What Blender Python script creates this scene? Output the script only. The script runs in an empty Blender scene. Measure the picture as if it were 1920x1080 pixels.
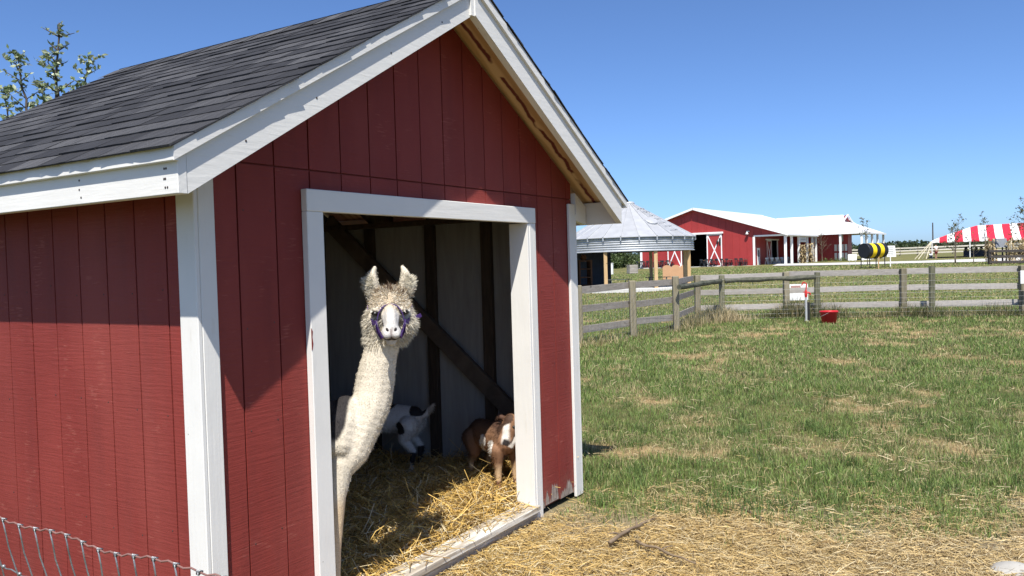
import bpy, bmesh, math, random
import numpy as np
from mathutils import Vector, Matrix, Euler, noise as mnoise
random.seed(7); RNG = np.random.default_rng(11)
SC = bpy.context.scene
COL = SC.collection
R_ = math.radians

# ---------------------------------------------------------------- camera
CAM = Vector((-2.0196, -2.683, 1.654))
cam_d = bpy.data.cameras.new('camera'); cam = bpy.data.objects.new('camera', cam_d); COL.objects.link(cam)
right = Vector((0.527811, -0.848864, -0.029073)); down = Vector((-0.03946, 0.009686, -0.999174)); fwd = Vector((0.848445, 0.528523, -0.028384))
m3 = Matrix((right, -down, -fwd)).transposed()
cam.matrix_world = Matrix.Translation(CAM) @ m3.to_4x4()
cam_d.sensor_width = 36; cam_d.lens = 36 * 1530.6 / 1920
cam_d.clip_start = .05; cam_d.clip_end = 6000
SC.camera = cam
SC.render.resolution_x = 1024; SC.render.resolution_y = 576

# ---------------------------------------------------------------- sky, sun, exposure
SUN = Vector((.43, .25, -.785)).normalized()
world = bpy.data.worlds.new('World'); SC.world = world; world.use_nodes = True
wn = world.node_tree; wn.nodes.clear()
sky = wn.nodes.new('ShaderNodeTexSky'); sky.sky_type = 'NISHITA'; sky.sun_disc = False
sky.sun_elevation = math.asin(-SUN.z); sky.sun_rotation = math.atan2(-SUN.x, -SUN.y) % (2 * math.pi)
sky.altitude = 200; sky.air_density = .62; sky.dust_density = .95; sky.ozone_density = 10
bg = wn.nodes.new('ShaderNodeBackground'); bg.inputs['Strength'].default_value = .127
wo = wn.nodes.new('ShaderNodeOutputWorld')
wn.links.new(sky.outputs[0], bg.inputs[0]); wn.links.new(bg.outputs[0], wo.inputs[0])
sun_d = bpy.data.lights.new('sun', 'SUN'); sun_d.energy = 5.0; sun_d.angle = R_(.5); sun_d.color = (1, .955, .88)
sun = bpy.data.objects.new('sun', sun_d); COL.objects.link(sun)
sun.rotation_euler = SUN.to_track_quat('-Z', 'Y').to_euler(); sun.location = (-20, -12, 40)
SC.view_settings.view_transform = 'Standard'; SC.view_settings.look = 'None'
SC.view_settings.exposure = 0.6; SC.view_settings.gamma = 1; SC.view_settings.use_curve_mapping = False
SC.cycles.max_bounces = 8; SC.cycles.diffuse_bounces = 4; SC.cycles.transparent_max_bounces = 8

# ---------------------------------------------------------------- site frame: s metres to the right, d metres ahead of the visitor
FH = Vector((.8488, .5287, 0)); RH = Vector((.5287, -.8488, 0))
def XY(s, d): return CAM.x + s * RH.x + d * FH.x, CAM.y + s * RH.y + d * FH.y
def terr(s, d):
    s = np.asarray(s, float); d = np.asarray(d, float)
    r = np.minimum(np.hypot(s, d), 300)
    k = r / np.maximum(np.hypot(s, d), 1e-3); s2 = s * k; d2 = d * k
    z = .0055 * np.maximum(d2 - 10, 0) + .01 * np.maximum(s2, -20) * np.clip(d2, 0, 70) / 70
    return z + .6 * np.exp(-((s - 22) ** 2 + (d - 48) ** 2) / 338)
def G(s, d, up=0.):
    x, y = XY(s, d); return Vector((x, y, float(terr(s, d)) + up))
def site_rot(): return math.atan2(RH.y, RH.x)

# ---------------------------------------------------------------- noise
_lat = np.random.default_rng(5).random((256, 256))
def vnoise(x, y, sc=1.):
    x = np.asarray(x, float) * sc + 57.3; y = np.asarray(y, float) * sc + 91.7
    xi = np.floor(x).astype(int); yi = np.floor(y).astype(int); fx = x - xi; fy = y - yi
    fx = fx * fx * (3 - 2 * fx); fy = fy * fy * (3 - 2 * fy)
    a = _lat[xi % 256, yi % 256]; b = _lat[(xi + 1) % 256, yi % 256]; c = _lat[xi % 256, (yi + 1) % 256]; d = _lat[(xi + 1) % 256, (yi + 1) % 256]
    return (a * (1 - fx) + b * fx) * (1 - fy) + (c * (1 - fx) + d * fx) * fy
def fnoise(x, y, sc=1.): return .55 * vnoise(x, y, sc) + .3 * vnoise(y, x, sc * 2.1) + .15 * vnoise(x, y, sc * 4.3)

# ---------------------------------------------------------------- objects
WM = {}
def wmat(o): return WM.get(o.name, Matrix.Identity(4))
def tag(o, label=None, cat=None, group=None, kind=None):
    if label: o['label'] = label
    if cat: o['category'] = cat
    if group: o['group'] = group
    if kind: o['kind'] = kind
    return o
def empty(name, loc, rz=0., label=None, cat=None, group=None, M=None):
    o = bpy.data.objects.new(name, None); COL.objects.link(o); o.empty_display_size = .2
    M = M.copy() if M is not None else Matrix.Translation(loc) @ Matrix.Rotation(rz, 4, 'Z')
    o.matrix_local = M; WM[o.name] = M
    return tag(o, label, cat, group)
def link_mesh(name, me, mat, parent=None, M=None):
    """M: matrix of the object relative to its parent"""
    o = bpy.data.objects.new(name, me); COL.objects.link(o)
    if mat is not None and not me.materials: me.materials.append(mat)
    if parent is not None: o.parent = parent
    if M is not None: o.matrix_local = M
    WM[o.name] = (wmat(parent) if parent is not None else Matrix.Identity(4)) @ (M if M is not None else Matrix.Identity(4))
    return o
def children(o): return [c for c in bpy.data.objects if c.parent == o]
KIDS = {}
def copy_tree(o, parent=None):
    c = o.copy(); COL.objects.link(c)
    if parent is not None: c.parent = parent
    if o.name not in KIDS: KIDS[o.name] = children(o)
    for ch in KIDS[o.name]: copy_tree(ch, c)
    return c

class MB:
    """collects shapes (in the parent's own coordinates) and links them as one mesh"""
    def __init__(s): s.v = []; s.f = []; s.c = []
    def add(s, vs, fs, col=None):
        b = len(s.v); s.v += [tuple(v) for v in vs]; s.f += [tuple(b + i for i in f) for f in fs]
        s.c += [col] * len(vs); return s
    def box(s, x0, x1, y0, y1, z0, z1, bev=0., M=None, col=None):
        c = Vector(((x0 + x1) / 2, (y0 + y1) / 2, (z0 + z1) / 2)); h = ((x1 - x0) / 2, (y1 - y0) / 2, (z1 - z0) / 2)
        bev = min(bev, min(h) * .9)
        vs = []; fs = []
        if bev <= 0:
            for i in range(8): vs.append(Vector((h[0] * (1 if i & 1 else -1), h[1] * (1 if i & 2 else -1), h[2] * (1 if i & 4 else -1))))
            fs = [(0, 2, 3, 1), (4, 5, 7, 6), (0, 1, 5, 4), (2, 6, 7, 3), (0, 4, 6, 2), (1, 3, 7, 5)]
        else:
            idx = {}
            for sx in (-1, 1):
                for sy in (-1, 1):
                    for sz in (-1, 1):
                        sg = (sx, sy, sz)
                        for a in range(3):
                            p = [sg[k] * (h[k] if k == a else h[k] - bev) for k in range(3)]
                            idx[sg, a] = len(vs); vs.append(Vector(p))
            for a in range(3):
                b, c2 = [(1, 2), (0, 2), (0, 1)][a]
                for sa in (-1, 1):
                    q = []
                    for sb, sc in ((-1, -1), (1, -1), (1, 1), (-1, 1)):
                        g = [0, 0, 0]; g[a] = sa; g[b] = sb; g[c2] = sc; q.append(idx[tuple(g), a])
                    fs.append(tuple(q))
            for a in range(3):          # edges running along axis a
                b, c2 = [(1, 2), (0, 2), (0, 1)][a]
                for sb in (-1, 1):
                    for sc in (-1, 1):
                        g0 = [0, 0, 0]; g0[a] = -1; g0[b] = sb; g0[c2] = sc; g1 = list(g0); g1[a] = 1
                        fs.append((idx[tuple(g0), b], idx[tuple(g1), b], idx[tuple(g1), c2], idx[tuple(g0), c2]))
            for sx in (-1, 1):
                for sy in (-1, 1):
                    for sz in (-1, 1): fs.append(tuple(idx[(sx, sy, sz), a] for a in range(3)))
            out = []
            for f in fs:
                n = (vs[f[1]] - vs[f[0]]).cross(vs[f[2]] - vs[f[0]]); ce = sum((vs[i] for i in f), Vector()) / len(f)
                out.append(f if n.dot(ce) > 0 else tuple(reversed(f)))
            fs = out
        vs = [v + c for v in vs]
        if M is not None: vs = [M @ v for v in vs]
        return s.add(vs, fs, col)
    def bar(s, p, q, w, h, bev=0., up=(0, 0, 1), col=None):
        """a squared bar from p to q, w across, h along 'up'"""
        p = Vector(p); q = Vector(q); d = q - p; L = d.length; d.normalize(); u = Vector(up)
        sd = d.cross(u)
        if sd.length < 1e-4: sd = d.cross(Vector((1, 0, 0)))
        sd.normalize(); u = sd.cross(d)
        M = Matrix((d, sd, u)).transposed().to_4x4(); M.translation = (p + q) / 2
        return s.box(-L / 2, L / 2, -w / 2, w / 2, -h / 2, h / 2, bev, M, col)
    def tube(s, pts, r, n=8, cap=True, col=None):
        pts = [Vector(p) for p in pts]; k = len(pts)
        rr = list(r) if hasattr(r, '__len__') else [r] * k
        vs = []; fs = []; ref = None
        for i, p in enumerate(pts):
            d = (pts[min(i + 1, k - 1)] - pts[max(i - 1, 0)]).normalized()
            if ref is None: ref = d.orthogonal().normalized()
            a = (ref - d * ref.dot(d)).normalized(); ref = a; b = d.cross(a)
            for j in range(n):
                t = 2 * math.pi * j / n; vs.append(p + (a * math.cos(t) + b * math.sin(t)) * rr[i])
        for i in range(k - 1):
            for j in range(n): fs.append((i * n + j, i * n + (j + 1) % n, (i + 1) * n + (j + 1) % n, (i + 1) * n + j))
        if cap: fs.append(tuple(reversed(range(n)))); fs.append(tuple(range((k - 1) * n, k * n)))
        return s.add(vs, fs, col)
    def prism(s, poly, y0, y1, axis='y', col=None):
        """polygon in the plane across 'axis', extruded along it"""
        n = len(poly)
        def P(a, b, t): return {'y': (a, t, b), 'x': (t, a, b), 'z': (a, b, t)}[axis]
        vs = [P(a, b, y0) for a, b in poly] + [P(a, b, y1) for a, b in poly]
        fs = [tuple(range(n)), tuple(reversed(range(n, 2 * n)))] + [((i + 1) % n, i, i + n, (i + 1) % n + n) for i in range(n)]
        return s.add(vs, fs, col)
    def ball(s, c, r, seg=8, rings=6, col=None, M=None):
        r = r if hasattr(r, '__len__') else (r, r, r); vs = [(0, 0, r[2])]; fs = []
        for i in range(1, rings):
            t = math.pi * i / rings
            for j in range(seg):
                a = 2 * math.pi * j / seg; vs.append((r[0] * math.sin(t) * math.cos(a), r[1] * math.sin(t) * math.sin(a), r[2] * math.cos(t)))
        vs.append((0, 0, -r[2])); e = len(vs) - 1
        for j in range(seg):
            fs.append((0, 1 + j, 1 + (j + 1) % seg)); b = 1 + (rings - 2) * seg; fs.append((e, b + (j + 1) % seg, b + j))
        for i in range(rings - 2):
            for j in range(seg):
                a = 1 + i * seg; fs.append((a + j, a + seg + j, a + seg + (j + 1) % seg, a + (j + 1) % seg))
        vs = [Vector(v) for v in vs]
        if M is not None: vs = [M @ v for v in vs]
        return s.add([v + Vector(c) for v in vs], fs, col)
    def lathe(s, prof, n=24, M=None, col=None, closed=False):
        vs = []; fs = []; k = len(prof)
        for r, z in prof:
            for j in range(n):
                t = 2 * math.pi * j / n; vs.append(Vector((r * math.cos(t), r * math.sin(t), z)))
        for i in range(k - 1):
            for j in range(n): fs.append((i * n + j, i * n + (j + 1) % n, (i + 1) * n + (j + 1) % n, (i + 1) * n + j))
        if M is not None: vs = [M @ v for v in vs]
        return s.add(vs, fs, col)
    def mesh(s, name, smooth=False):
        me = bpy.data.meshes.new(name); me.from_pydata([tuple(v) for v in s.v], [], s.f)
        if smooth: me.polygons.foreach_set('use_smooth', [True] * len(me.polygons))
        if any(c is not None for c in s.c):
            at = me.color_attributes.new('tint', 'FLOAT_COLOR', 'POINT')
            at.data.foreach_set('color', np.array([(c or (1, 1, 1)) + (1,) for c in s.c], np.float32).ravel())
        me.update(); return me
    def build(s, name, mat, parent=None, smooth=False, M=None, world=False):
        """world=True: the collected shapes are in world coordinates"""
        if world and parent is not None:
            inv = wmat(parent).inverted(); s.v = [tuple(inv @ Vector(v)) for v in s.v]
        return link_mesh(name, s.mesh(name, smooth), mat, parent, M)
def MBB(*a, **k): return MB().box(*a, **k)

def tri_mesh(name, V, T, colors=None, smooth=False):
    """fast mesh from numpy arrays: V (n,3), T (m,3) or (m,4)"""
    me = bpy.data.meshes.new(name); k = T.shape[1]
    me.vertices.add(len(V)); me.vertices.foreach_set('co', np.ascontiguousarray(V, np.float32).ravel())
    me.loops.add(T.size); me.loops.foreach_set('vertex_index', np.ascontiguousarray(T, np.int32).ravel())
    me.polygons.add(len(T)); me.polygons.foreach_set('loop_start', np.arange(0, T.size, k, dtype=np.int32))
    me.polygons.foreach_set('loop_total', np.full(len(T), k, np.int32))
    if smooth: me.polygons.foreach_set('use_smooth', np.ones(len(T), bool))
    if colors is not None:
        at = me.color_attributes.new('tint', 'FLOAT_COLOR', 'POINT')
        c4 = np.ones((len(V), 4), np.float32); c4[:, :3] = colors; at.data.foreach_set('color', c4.ravel())
    me.update(calc_edges=True); me.validate(); return me

# ---------------------------------------------------------------- materials
def nmat(name):
    m = bpy.data.materials.new(name); m.use_nodes = True; nt = m.node_tree
    return m, nt, nt.nodes['Principled BSDF']
def nd(nt, typ, **kw):
    n = nt.nodes.new(typ)
    for k, v in kw.items():
        if k in n.inputs: n.inputs[k].default_value = v
        else: setattr(n, k, v)
    return n
def coords(nt, scale=(1, 1, 1), src='Object'):
    tc = nd(nt, 'ShaderNodeTexCoord'); mp = nd(nt, 'ShaderNodeMapping'); mp.inputs['Scale'].default_value = scale
    nt.links.new(tc.outputs[src], mp.inputs['Vector']); return mp.outputs[0]
def noise(nt, vec, scale, detail=4., rough=.55, dist=0.):
    n = nd(nt, 'ShaderNodeTexNoise', Scale=scale, Detail=detail, Roughness=rough, Distortion=dist)
    if vec is not None: nt.links.new(vec, n.inputs['Vector'])
    return n.outputs['Fac']
def ramp(nt, fac, stops):
    r = nd(nt, 'ShaderNodeValToRGB'); e = r.color_ramp.elements
    while len(e) < len(stops): e.new(.5)
    for el, (p, c) in zip(e, stops): el.position = p; el.color = (c if hasattr(c, '__len__') else (c, c, c)) + (1,)
    nt.links.new(fac, r.inputs[0]); return r.outputs[0]
def mixc(nt, fac, a, b, mode='MIX'):
    n = nd(nt, 'ShaderNodeMix', data_type='RGBA', blend_type=mode)
    for s, v in ((0, fac), (6, a), (7, b)):
        if isinstance(v, bpy.types.NodeSocket): nt.links.new(v, n.inputs[s])
        elif s == 0: n.inputs[0].default_value = v
        else: n.inputs[s].default_value = tuple(v) + (1,)
    return n.outputs[2]
def math_(nt, op, a, b=0.):
    n = nd(nt, 'ShaderNodeMath', operation=op)
    for i, v in enumerate((a, b)):
        if isinstance(v, bpy.types.NodeSocket): nt.links.new(v, n.inputs[i])
        else: n.inputs[i].default_value = v
    return n.outputs[0]
def bump(nt, bs, h, strength=.3, dist=.01):
    b = nd(nt, 'ShaderNodeBump', Strength=strength, Distance=dist); nt.links.new(h, b.inputs['Height']); nt.links.new(b.outputs[0], bs.inputs['Normal'])
def simple(name, col, rough=.6, var=.12, scale=8., bmp=.15, stretch=(1, 1, 1), metal=0., dist=.004, spec=.35):
    """one colour with noise in tone, a little relief, and a random shift per object"""
    m, nt, bs = nmat(name); v = coords(nt, stretch)
    f = noise(nt, v, scale, 5); oi = nd(nt, 'ShaderNodeObjectInfo')
    k = math_(nt, 'ADD', math_(nt, 'MULTIPLY', f, .75), math_(nt, 'MULTIPLY', oi.outputs['Random'], .25))
    lo = tuple(c * (1 - var * 1.6) for c in col); hi = tuple(min(1, c * (1 + var * 1.6)) for c in col)
    nt.links.new(ramp(nt, k, [(.25, lo), (.75, hi)]), bs.inputs['Base Color'])
    bs.inputs['Roughness'].default_value = rough; bs.inputs['Metallic'].default_value = metal
    bs.inputs['Specular IOR Level'].default_value = spec
    if bmp: bump(nt, bs, noise(nt, v, scale * 2.3, 5), bmp, dist)
    return m
def tint_mat(name, rough=.7, transl=0., spec=.2, var=0., scale=60., bmp=0., mult=(1, 1, 1)):
    """colour from the mesh's own tint attribute"""
    m, nt, bs = nmat(name); a = nd(nt, 'ShaderNodeAttribute', attribute_name='tint'); c = a.outputs['Color']
    v = coords(nt)
    if var:
        c = mixc(nt, 1., c, ramp(nt, noise(nt, v, scale, 5), [(.3, (1 - var,) * 3), (.7, (1 + var * .6,) * 3)]), 'MULTIPLY')
    nt.links.new(c, bs.inputs['Base Color']); bs.inputs['Roughness'].default_value = rough; bs.inputs['Specular IOR Level'].default_value = spec
    if bmp: bump(nt, bs, noise(nt, v, scale, 6), bmp, .006)
    if transl:
        t = nd(nt, 'ShaderNodeBsdfTranslucent'); nt.links.new(c, t.inputs[0]); mx = nd(nt, 'ShaderNodeMixShader', Fac=transl)
        nt.links.new(bs.outputs[0], mx.inputs[1]); nt.links.new(t.outputs[0], mx.inputs[2]); nt.links.new(mx.outputs[0], nt.nodes['Material Output'].inputs[0])
    return m

def paint_red(name, peel=False):
    m, nt, bs = nmat(name)
    saw = noise(nt, coords(nt, (5, 5, 85)), 1., 6, .62, .2)          # rough sawn lines running level
    blot = noise(nt, coords(nt, (1, 1, 1)), 2.2, 5)
    oi = nd(nt, 'ShaderNodeObjectInfo')
    k = math_(nt, 'ADD', math_(nt, 'MULTIPLY', blot, .8), math_(nt, 'MULTIPLY', oi.outputs['Random'], .3))
    c = ramp(nt, k, [(.3, (.182, .029, .024)), (.8, (.245, .042, .034))])
    fleck = ramp(nt, math_(nt, 'MULTIPLY', noise(nt, coords(nt, (14, 14, 130)), 1., 3), noise(nt, coords(nt), 5., 3)), [(.36, 0.), (.42, 1.)])
    c = mixc(nt, math_(nt, 'MULTIPLY', fleck, .25), c, (.45, .16, .12))
    grime = noise(nt, coords(nt, (9, 9, 1.2)), 1., 5)
    c = mixc(nt, ramp(nt, grime, [(.52, 0.), (.75, .35)]), c, (.13, .026, .024))
    geo = nd(nt, 'ShaderNodeNewGeometry'); sp_ = nd(nt, 'ShaderNodeSeparateXYZ'); nt.links.new(geo.outputs['Position'], sp_.inputs[0])
    spl = math_(nt, 'ADD', math_(nt, 'MULTIPLY', sp_.outputs['Z'], -1.9), math_(nt, 'MULTIPLY', noise(nt, coords(nt, (1, 1, .6)), 7., 6, .7), .9))   # mud splashed up from the ground
    c = mixc(nt, ramp(nt, spl, [(.02, 0.), (.5, .55)]), c, (.17, .10, .07))
    fade = noise(nt, coords(nt, (2.2, 2.2, .45)), 1., 4); c = mixc(nt, ramp(nt, fade, [(.45, 0.), (.75, .4)]), c, (.30, .075, .06))
    if peel:
        sep = nd(nt, 'ShaderNodeSeparateXYZ'); tc = nd(nt, 'ShaderNodeTexCoord'); nt.links.new(tc.outputs['Object'], sep.inputs[0])
        drip = noise(nt, coords(nt, (22, 22, 2.2)), 1., 3)
        h = math_(nt, 'ADD', math_(nt, 'MULTIPLY', sep.outputs['Z'], -3.6), math_(nt, 'MULTIPLY', drip, 1.5))
        fac = ramp(nt, h, [(.40, 0.), (.44, 1.)])
        c = mixc(nt, fac, c, ramp(nt, noise(nt, coords(nt, (60, 60, 12)), 1., 4), [(.3, (.16, .12, .10)), (.7, (.40, .34, .29))]))
    nt.links.new(c, bs.inputs['Base Color']); bs.inputs['Roughness'].default_value = .6; bs.inputs['Specular IOR Level'].default_value = .2
    hsum = math_(nt, 'ADD', saw, math_(nt, 'MULTIPLY', noise(nt, coords(nt), 45., 4), .3))
    bump(nt, bs, hsum, .42, .006)
    return m
def paint_white(name, grain=(40, 40, 3), col=(.73, .715, .675), wear=.35, bare=0.):
    m, nt, bs = nmat(name)
    g = noise(nt, coords(nt, grain), 1., 5, .6, .3); b = noise(nt, coords(nt), 3.5, 5)
    c = ramp(nt, b, [(.3, tuple(x * .93 for x in col)), (.7, col)])
    dirt = ramp(nt, math_(nt, 'MULTIPLY', g, noise(nt, coords(nt), 6., 4)), [(.34, 0.), (.46, wear)])
    c = mixc(nt, dirt, c, (.52, .47, .38))
    knots = nd(nt, 'ShaderNodeTexVoronoi', Scale=9.); nt.links.new(coords(nt, (1, 1, 1)), knots.inputs['Vector'])
    c = mixc(nt, ramp(nt, knots.outputs['Distance'], [(.018, .75), (.03, 0.)]), c, (.13, .10, .08))
    if bare:
        c = mixc(nt, ramp(nt, noise(nt, coords(nt, tuple(x * .35 for x in grain)), 1., 6, .7), [(.42, 0.), (.50, bare)]), c, ramp(nt, noise(nt, coords(nt, (3, 60, 60)), 1., 5), [(.3, (.26, .22, .17)), (.7, (.50, .44, .35))]))
    nt.links.new(c, bs.inputs['Base Color']); bs.inputs['Roughness'].default_value = .5; bs.inputs['Specular IOR Level'].default_value = .3
    bump(nt, bs, math_(nt, 'ADD', g, math_(nt, 'MULTIPLY', noise(nt, coords(nt), 55., 3), .2)), .26, .006)
    return m
def wood(name, c0, c1, grain=(3, 30, 30), rough=.75, bmp=.4, scale=1.):
    m, nt, bs = nmat(name); v = coords(nt, grain)
    g = noise(nt, v, scale, 6, .65, .8); oi = nd(nt, 'ShaderNodeObjectInfo')
    k = math_(nt, 'ADD', math_(nt, 'MULTIPLY', g, .8), math_(nt, 'MULTIPLY', oi.outputs['Random'], .2))
    c = ramp(nt, k, [(.3, c0), (.72, c1)])
    kn = nd(nt, 'ShaderNodeTexVoronoi', Scale=2.6); nt.links.new(coords(nt), kn.inputs['Vector'])
    c = mixc(nt, ramp(nt, kn.outputs['Distance'], [(.05, .7), (.10, 0.)]), c, tuple(x * .35 for x in c0))
    nt.links.new(c, bs.inputs['Base Color']); bs.inputs['Roughness'].default_value = rough; bs.inputs['Specular IOR Level'].default_value = .2
    bump(nt, bs, g, bmp, .006); return m
def shingle_mat():
    m, nt, bs = nmat('asphalt_shingle'); v = coords(nt)
    oi = nd(nt, 'ShaderNodeObjectInfo')
    sp = noise(nt, v, 260., 3, .75); b = noise(nt, v, 9., 4)
    k = math_(nt, 'ADD', math_(nt, 'MULTIPLY', oi.outputs['Random'], .22), math_(nt, 'ADD', math_(nt, 'MULTIPLY', sp, .55), math_(nt, 'MULTIPLY', b, .30)))
    c = ramp(nt, k, [(.34, (.014, .014, .016)), (.58, (.040, .040, .044)), (.80, (.14, .139, .142))])
    nt.links.new(c, bs.inputs['Base Color']); bs.inputs['Roughness'].default_value = .85; bs.inputs['Specular IOR Level'].default_value = .25
    bump(nt, bs, sp, .5, .004); return m
def plywood():
    m, nt, bs = nmat('bare_plywood'); v = coords(nt, (1.2, 9, 1.2))
    w = nd(nt, 'ShaderNodeTexWave', Scale=1.3, Distortion=7., Detail=3.); w.bands_direction = 'Y'; nt.links.new(coords(nt, (.5, 2.6, .5)), w.inputs['Vector'])
    c = ramp(nt, w.outputs['Fac'], [(.1, (.50, .31, .15)), (.7, (.68, .48, .27))])
    kn = nd(nt, 'ShaderNodeTexVoronoi', Scale=2.4); nt.links.new(coords(nt, (1, 1.6, 1)), kn.inputs['Vector'])
    c = mixc(nt, ramp(nt, kn.outputs['Distance'], [(.03, .85), (.07, 0.)]), c, (.10, .05, .025))
    sep = nd(nt, 'ShaderNodeSeparateXYZ'); tc = nd(nt, 'ShaderNodeTexCoord'); nt.links.new(tc.outputs['Object'], sep.inputs[0])
    off = math_(nt, 'MULTIPLY', math_(nt, 'SUBTRACT', noise(nt, coords(nt, (6, 2, 6)), 1., 4), .5), .07)
    t = math_(nt, 'ABSOLUTE', math_(nt, 'ADD', math_(nt, 'ADD', sep.outputs['Y'], .042), off))
    band = math_(nt, 'MULTIPLY', ramp(nt, t, [(.010, 1.), (.017, 0.)]), ramp(nt, noise(nt, coords(nt, (5, 5, 5)), 1., 2), [(.38, 0.), (.44, 1.)]))
    c = mixc(nt, band, c, (.14, .022, .02))
    nt.links.new(c, bs.inputs['Base Color']); bs.inputs['Roughness'].default_value = .7; bump(nt, bs, w.outputs['Fac'], .1, .003); return m

M_RED = paint_red('red_barn_paint'); M_REDPEEL = paint_red('red_paint_peeling', True)
M_WHITE_V = paint_white('white_paint_upright'); M_WHITE_X = paint_white('white_paint_level', (3, 40, 40)); M_WHITE_Y = paint_white('white_paint_eave', (40, 3, 40))
M_SILL = paint_white('worn_sill_paint', (4, 40, 60), (.70, .67, .60), .6, .95)
M_PRIMED = wood('primed_panel', (.25, .245, .235), (.38, .375, .36), (14, 14, 1.6), .75, .25)
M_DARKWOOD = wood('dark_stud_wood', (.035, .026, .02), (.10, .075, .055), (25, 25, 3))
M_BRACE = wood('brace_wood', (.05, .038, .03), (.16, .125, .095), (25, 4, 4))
M_SHINGLE = shingle_mat(); M_PLY = plywood()
M_LUMBER = wood('new_lumber', (.42, .27, .13), (.60, .43, .24), (25, 25, 3))
M_NAIL = simple('rusty_nail', (.06, .045, .04), .6, .2)
# ================================================================ the animal shed
shed = empty('animal_shed', (0, 0, 0), label='small red wooden animal shed with white trim, black shingles and an open doorway', cat='shed')
W = 3.159; D = 2.60; XR = 1.58
def zrake(x): return 1.931 + .584 * (min(x, 2 * XR - x) + .209)        # underside of the rake boards
def zroof(x): return 2.085 + .57 * (min(x, 2 * XR - x) + .28)          # top of the roof deck
gx = [.0145 + .2032 * k for k in range(17)]; ZJ = 2.104
FY = .016                                                             # face of the front siding
def board(x0, x1, z0, ztop, mat=M_RED, jig=0.):
    """an upright siding board on the front, its head cut to follow the roof"""
    xs = [x0, x1] if not (x0 < XR < x1) else [x0, XR, x1]
    poly = [(x0, z0), (x1, z0)] + [(x, ztop(x)) for x in reversed(xs)]
    MB().prism(poly, FY + jig, FY + .013).build('siding_board', mat, shed)
zl = lambda x: ZJ - .004
zu = lambda x: zroof(x) - .045
DX0, DX1, DZ = .60, 2.535, 1.965                                       # rough opening behind the trim
edges = [.02] + gx[1:16] + [W - .02]
for a, b in zip(edges[:-1], edges[1:]):
    a2, b2 = a + .004, b - .004
    if b2 - a2 < .02: continue
    jig = random.uniform(0, .0016)
    bot = .03 if a2 < 2 else .035 + random.uniform(-.008, .01)
    m = M_REDPEEL if a2 > 2.4 else M_RED
    if b2 <= DX0 or a2 >= DX1: board(a2, b2, bot, zl, m, jig)
    else:
        if a2 < DX0: board(a2, DX0, bot, zl, m, jig); board(DX0, b2, DZ, zl, m, jig)
        elif b2 > DX1: board(a2, DX1, DZ, zl, m, jig); board(DX1, b2, bot, zl, m, jig)
        else: board(a2, b2, DZ, zl, m, jig)
    board(a2, b2, ZJ + .004, zu, M_RED, jig + .001)
# the sheet behind the boards, seen in the grooves
MB().prism([(.02, .03), (DX0, .03), (DX0, DZ), (DX1, DZ), (DX1, .03), (W - .02, .03), (W - .02, zu(W) - .01), (XR, zu(XR) - .01), (.02, zu(0) - .01)], FY + .013, FY + .022).build('front_sheathing', M_RED, shed)
# left wall boards
gy = [.105] + [.2025 + .2032 * k for k in range(12)] + [D]
for a, b in zip(gy[:-1], gy[1:]):
    if b - a < .03: continue
    j = random.uniform(0, .0016)
    MBB(.016 + j, .03, a + .004 if a > .11 else a, b - .004, .03, 1.98, .0015).build('siding_board', M_RED, shed)
MBB(.03, .04, .04, D, .03, 1.99).build('left_sheathing', M_RED, shed)
# inside lining, far walls, floor frame
for a, b in ((.06, 1.25), (1.253, 2.56)): MBB(3.121, 3.131, a, b, .02, 2.0).build('lining_panel', M_PRIMED, shed)
for a, b in ((.05, 1.22), (1.223, 2.44), (2.443, 3.11)): MBB(a, b, 2.562, 2.572, .02, 2.3).build('lining_panel', M_PRIMED, shed)
MBB(3.133, 3.145, .02, D, .03, 2.0).build('side_siding_panel', M_RED, shed)
MB().prism([(.03, .03), (W - .03, .03), (W - .03, zu(W) - .01), (XR, zu(XR) - .01), (.03, zu(0) - .01)], 2.575, D).build('back_siding_panel', M_RED, shed)
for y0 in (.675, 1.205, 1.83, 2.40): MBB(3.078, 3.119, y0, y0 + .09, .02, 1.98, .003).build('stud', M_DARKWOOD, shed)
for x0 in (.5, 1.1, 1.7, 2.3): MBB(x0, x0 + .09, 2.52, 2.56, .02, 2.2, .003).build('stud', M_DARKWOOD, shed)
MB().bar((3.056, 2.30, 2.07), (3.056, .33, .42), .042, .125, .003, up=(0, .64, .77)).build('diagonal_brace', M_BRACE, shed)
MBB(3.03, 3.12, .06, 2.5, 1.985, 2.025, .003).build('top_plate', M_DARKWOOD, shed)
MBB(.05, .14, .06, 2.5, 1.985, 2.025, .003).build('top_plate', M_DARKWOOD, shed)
# roof deck
zin = .017
for sgn in (0, 1):
    pts = [(-.262, zroof(-.28) + .010), (XR - .001, zroof(XR)), (XR - .001, zroof(XR) - zin), (-.262, zroof(-.28) + .010 - zin)]
    if sgn: pts = [(2 * XR - x, z) for x, z in reversed(pts)]
    MB().prism(pts, -.245, 2.84).build('roof_deck', M_PLY, shed)
for y0 in (.0, .6, 1.2, 1.8, 2.5):
    for sgn in (0, 1):
        pts = [(-.205, 2.085), (XR - .02, zroof(XR - .02) - .02), (XR - .02, zroof(XR - .02) - .13), (.0, 1.99), (-.205, 1.94)]
        if sgn: pts = [(2 * XR - x, z) for x, z in reversed(pts)]
        if y0 == 0 and not sgn: continue
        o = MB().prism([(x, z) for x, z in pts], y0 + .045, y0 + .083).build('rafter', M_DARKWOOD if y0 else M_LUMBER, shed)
MB().prism([(3.175, 1.955), (3.33, 1.93), (3.33, 2.06), (3.175, 2.15)], .0, .038).build('rafter_tail', M_WHITE_X, shed)
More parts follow.
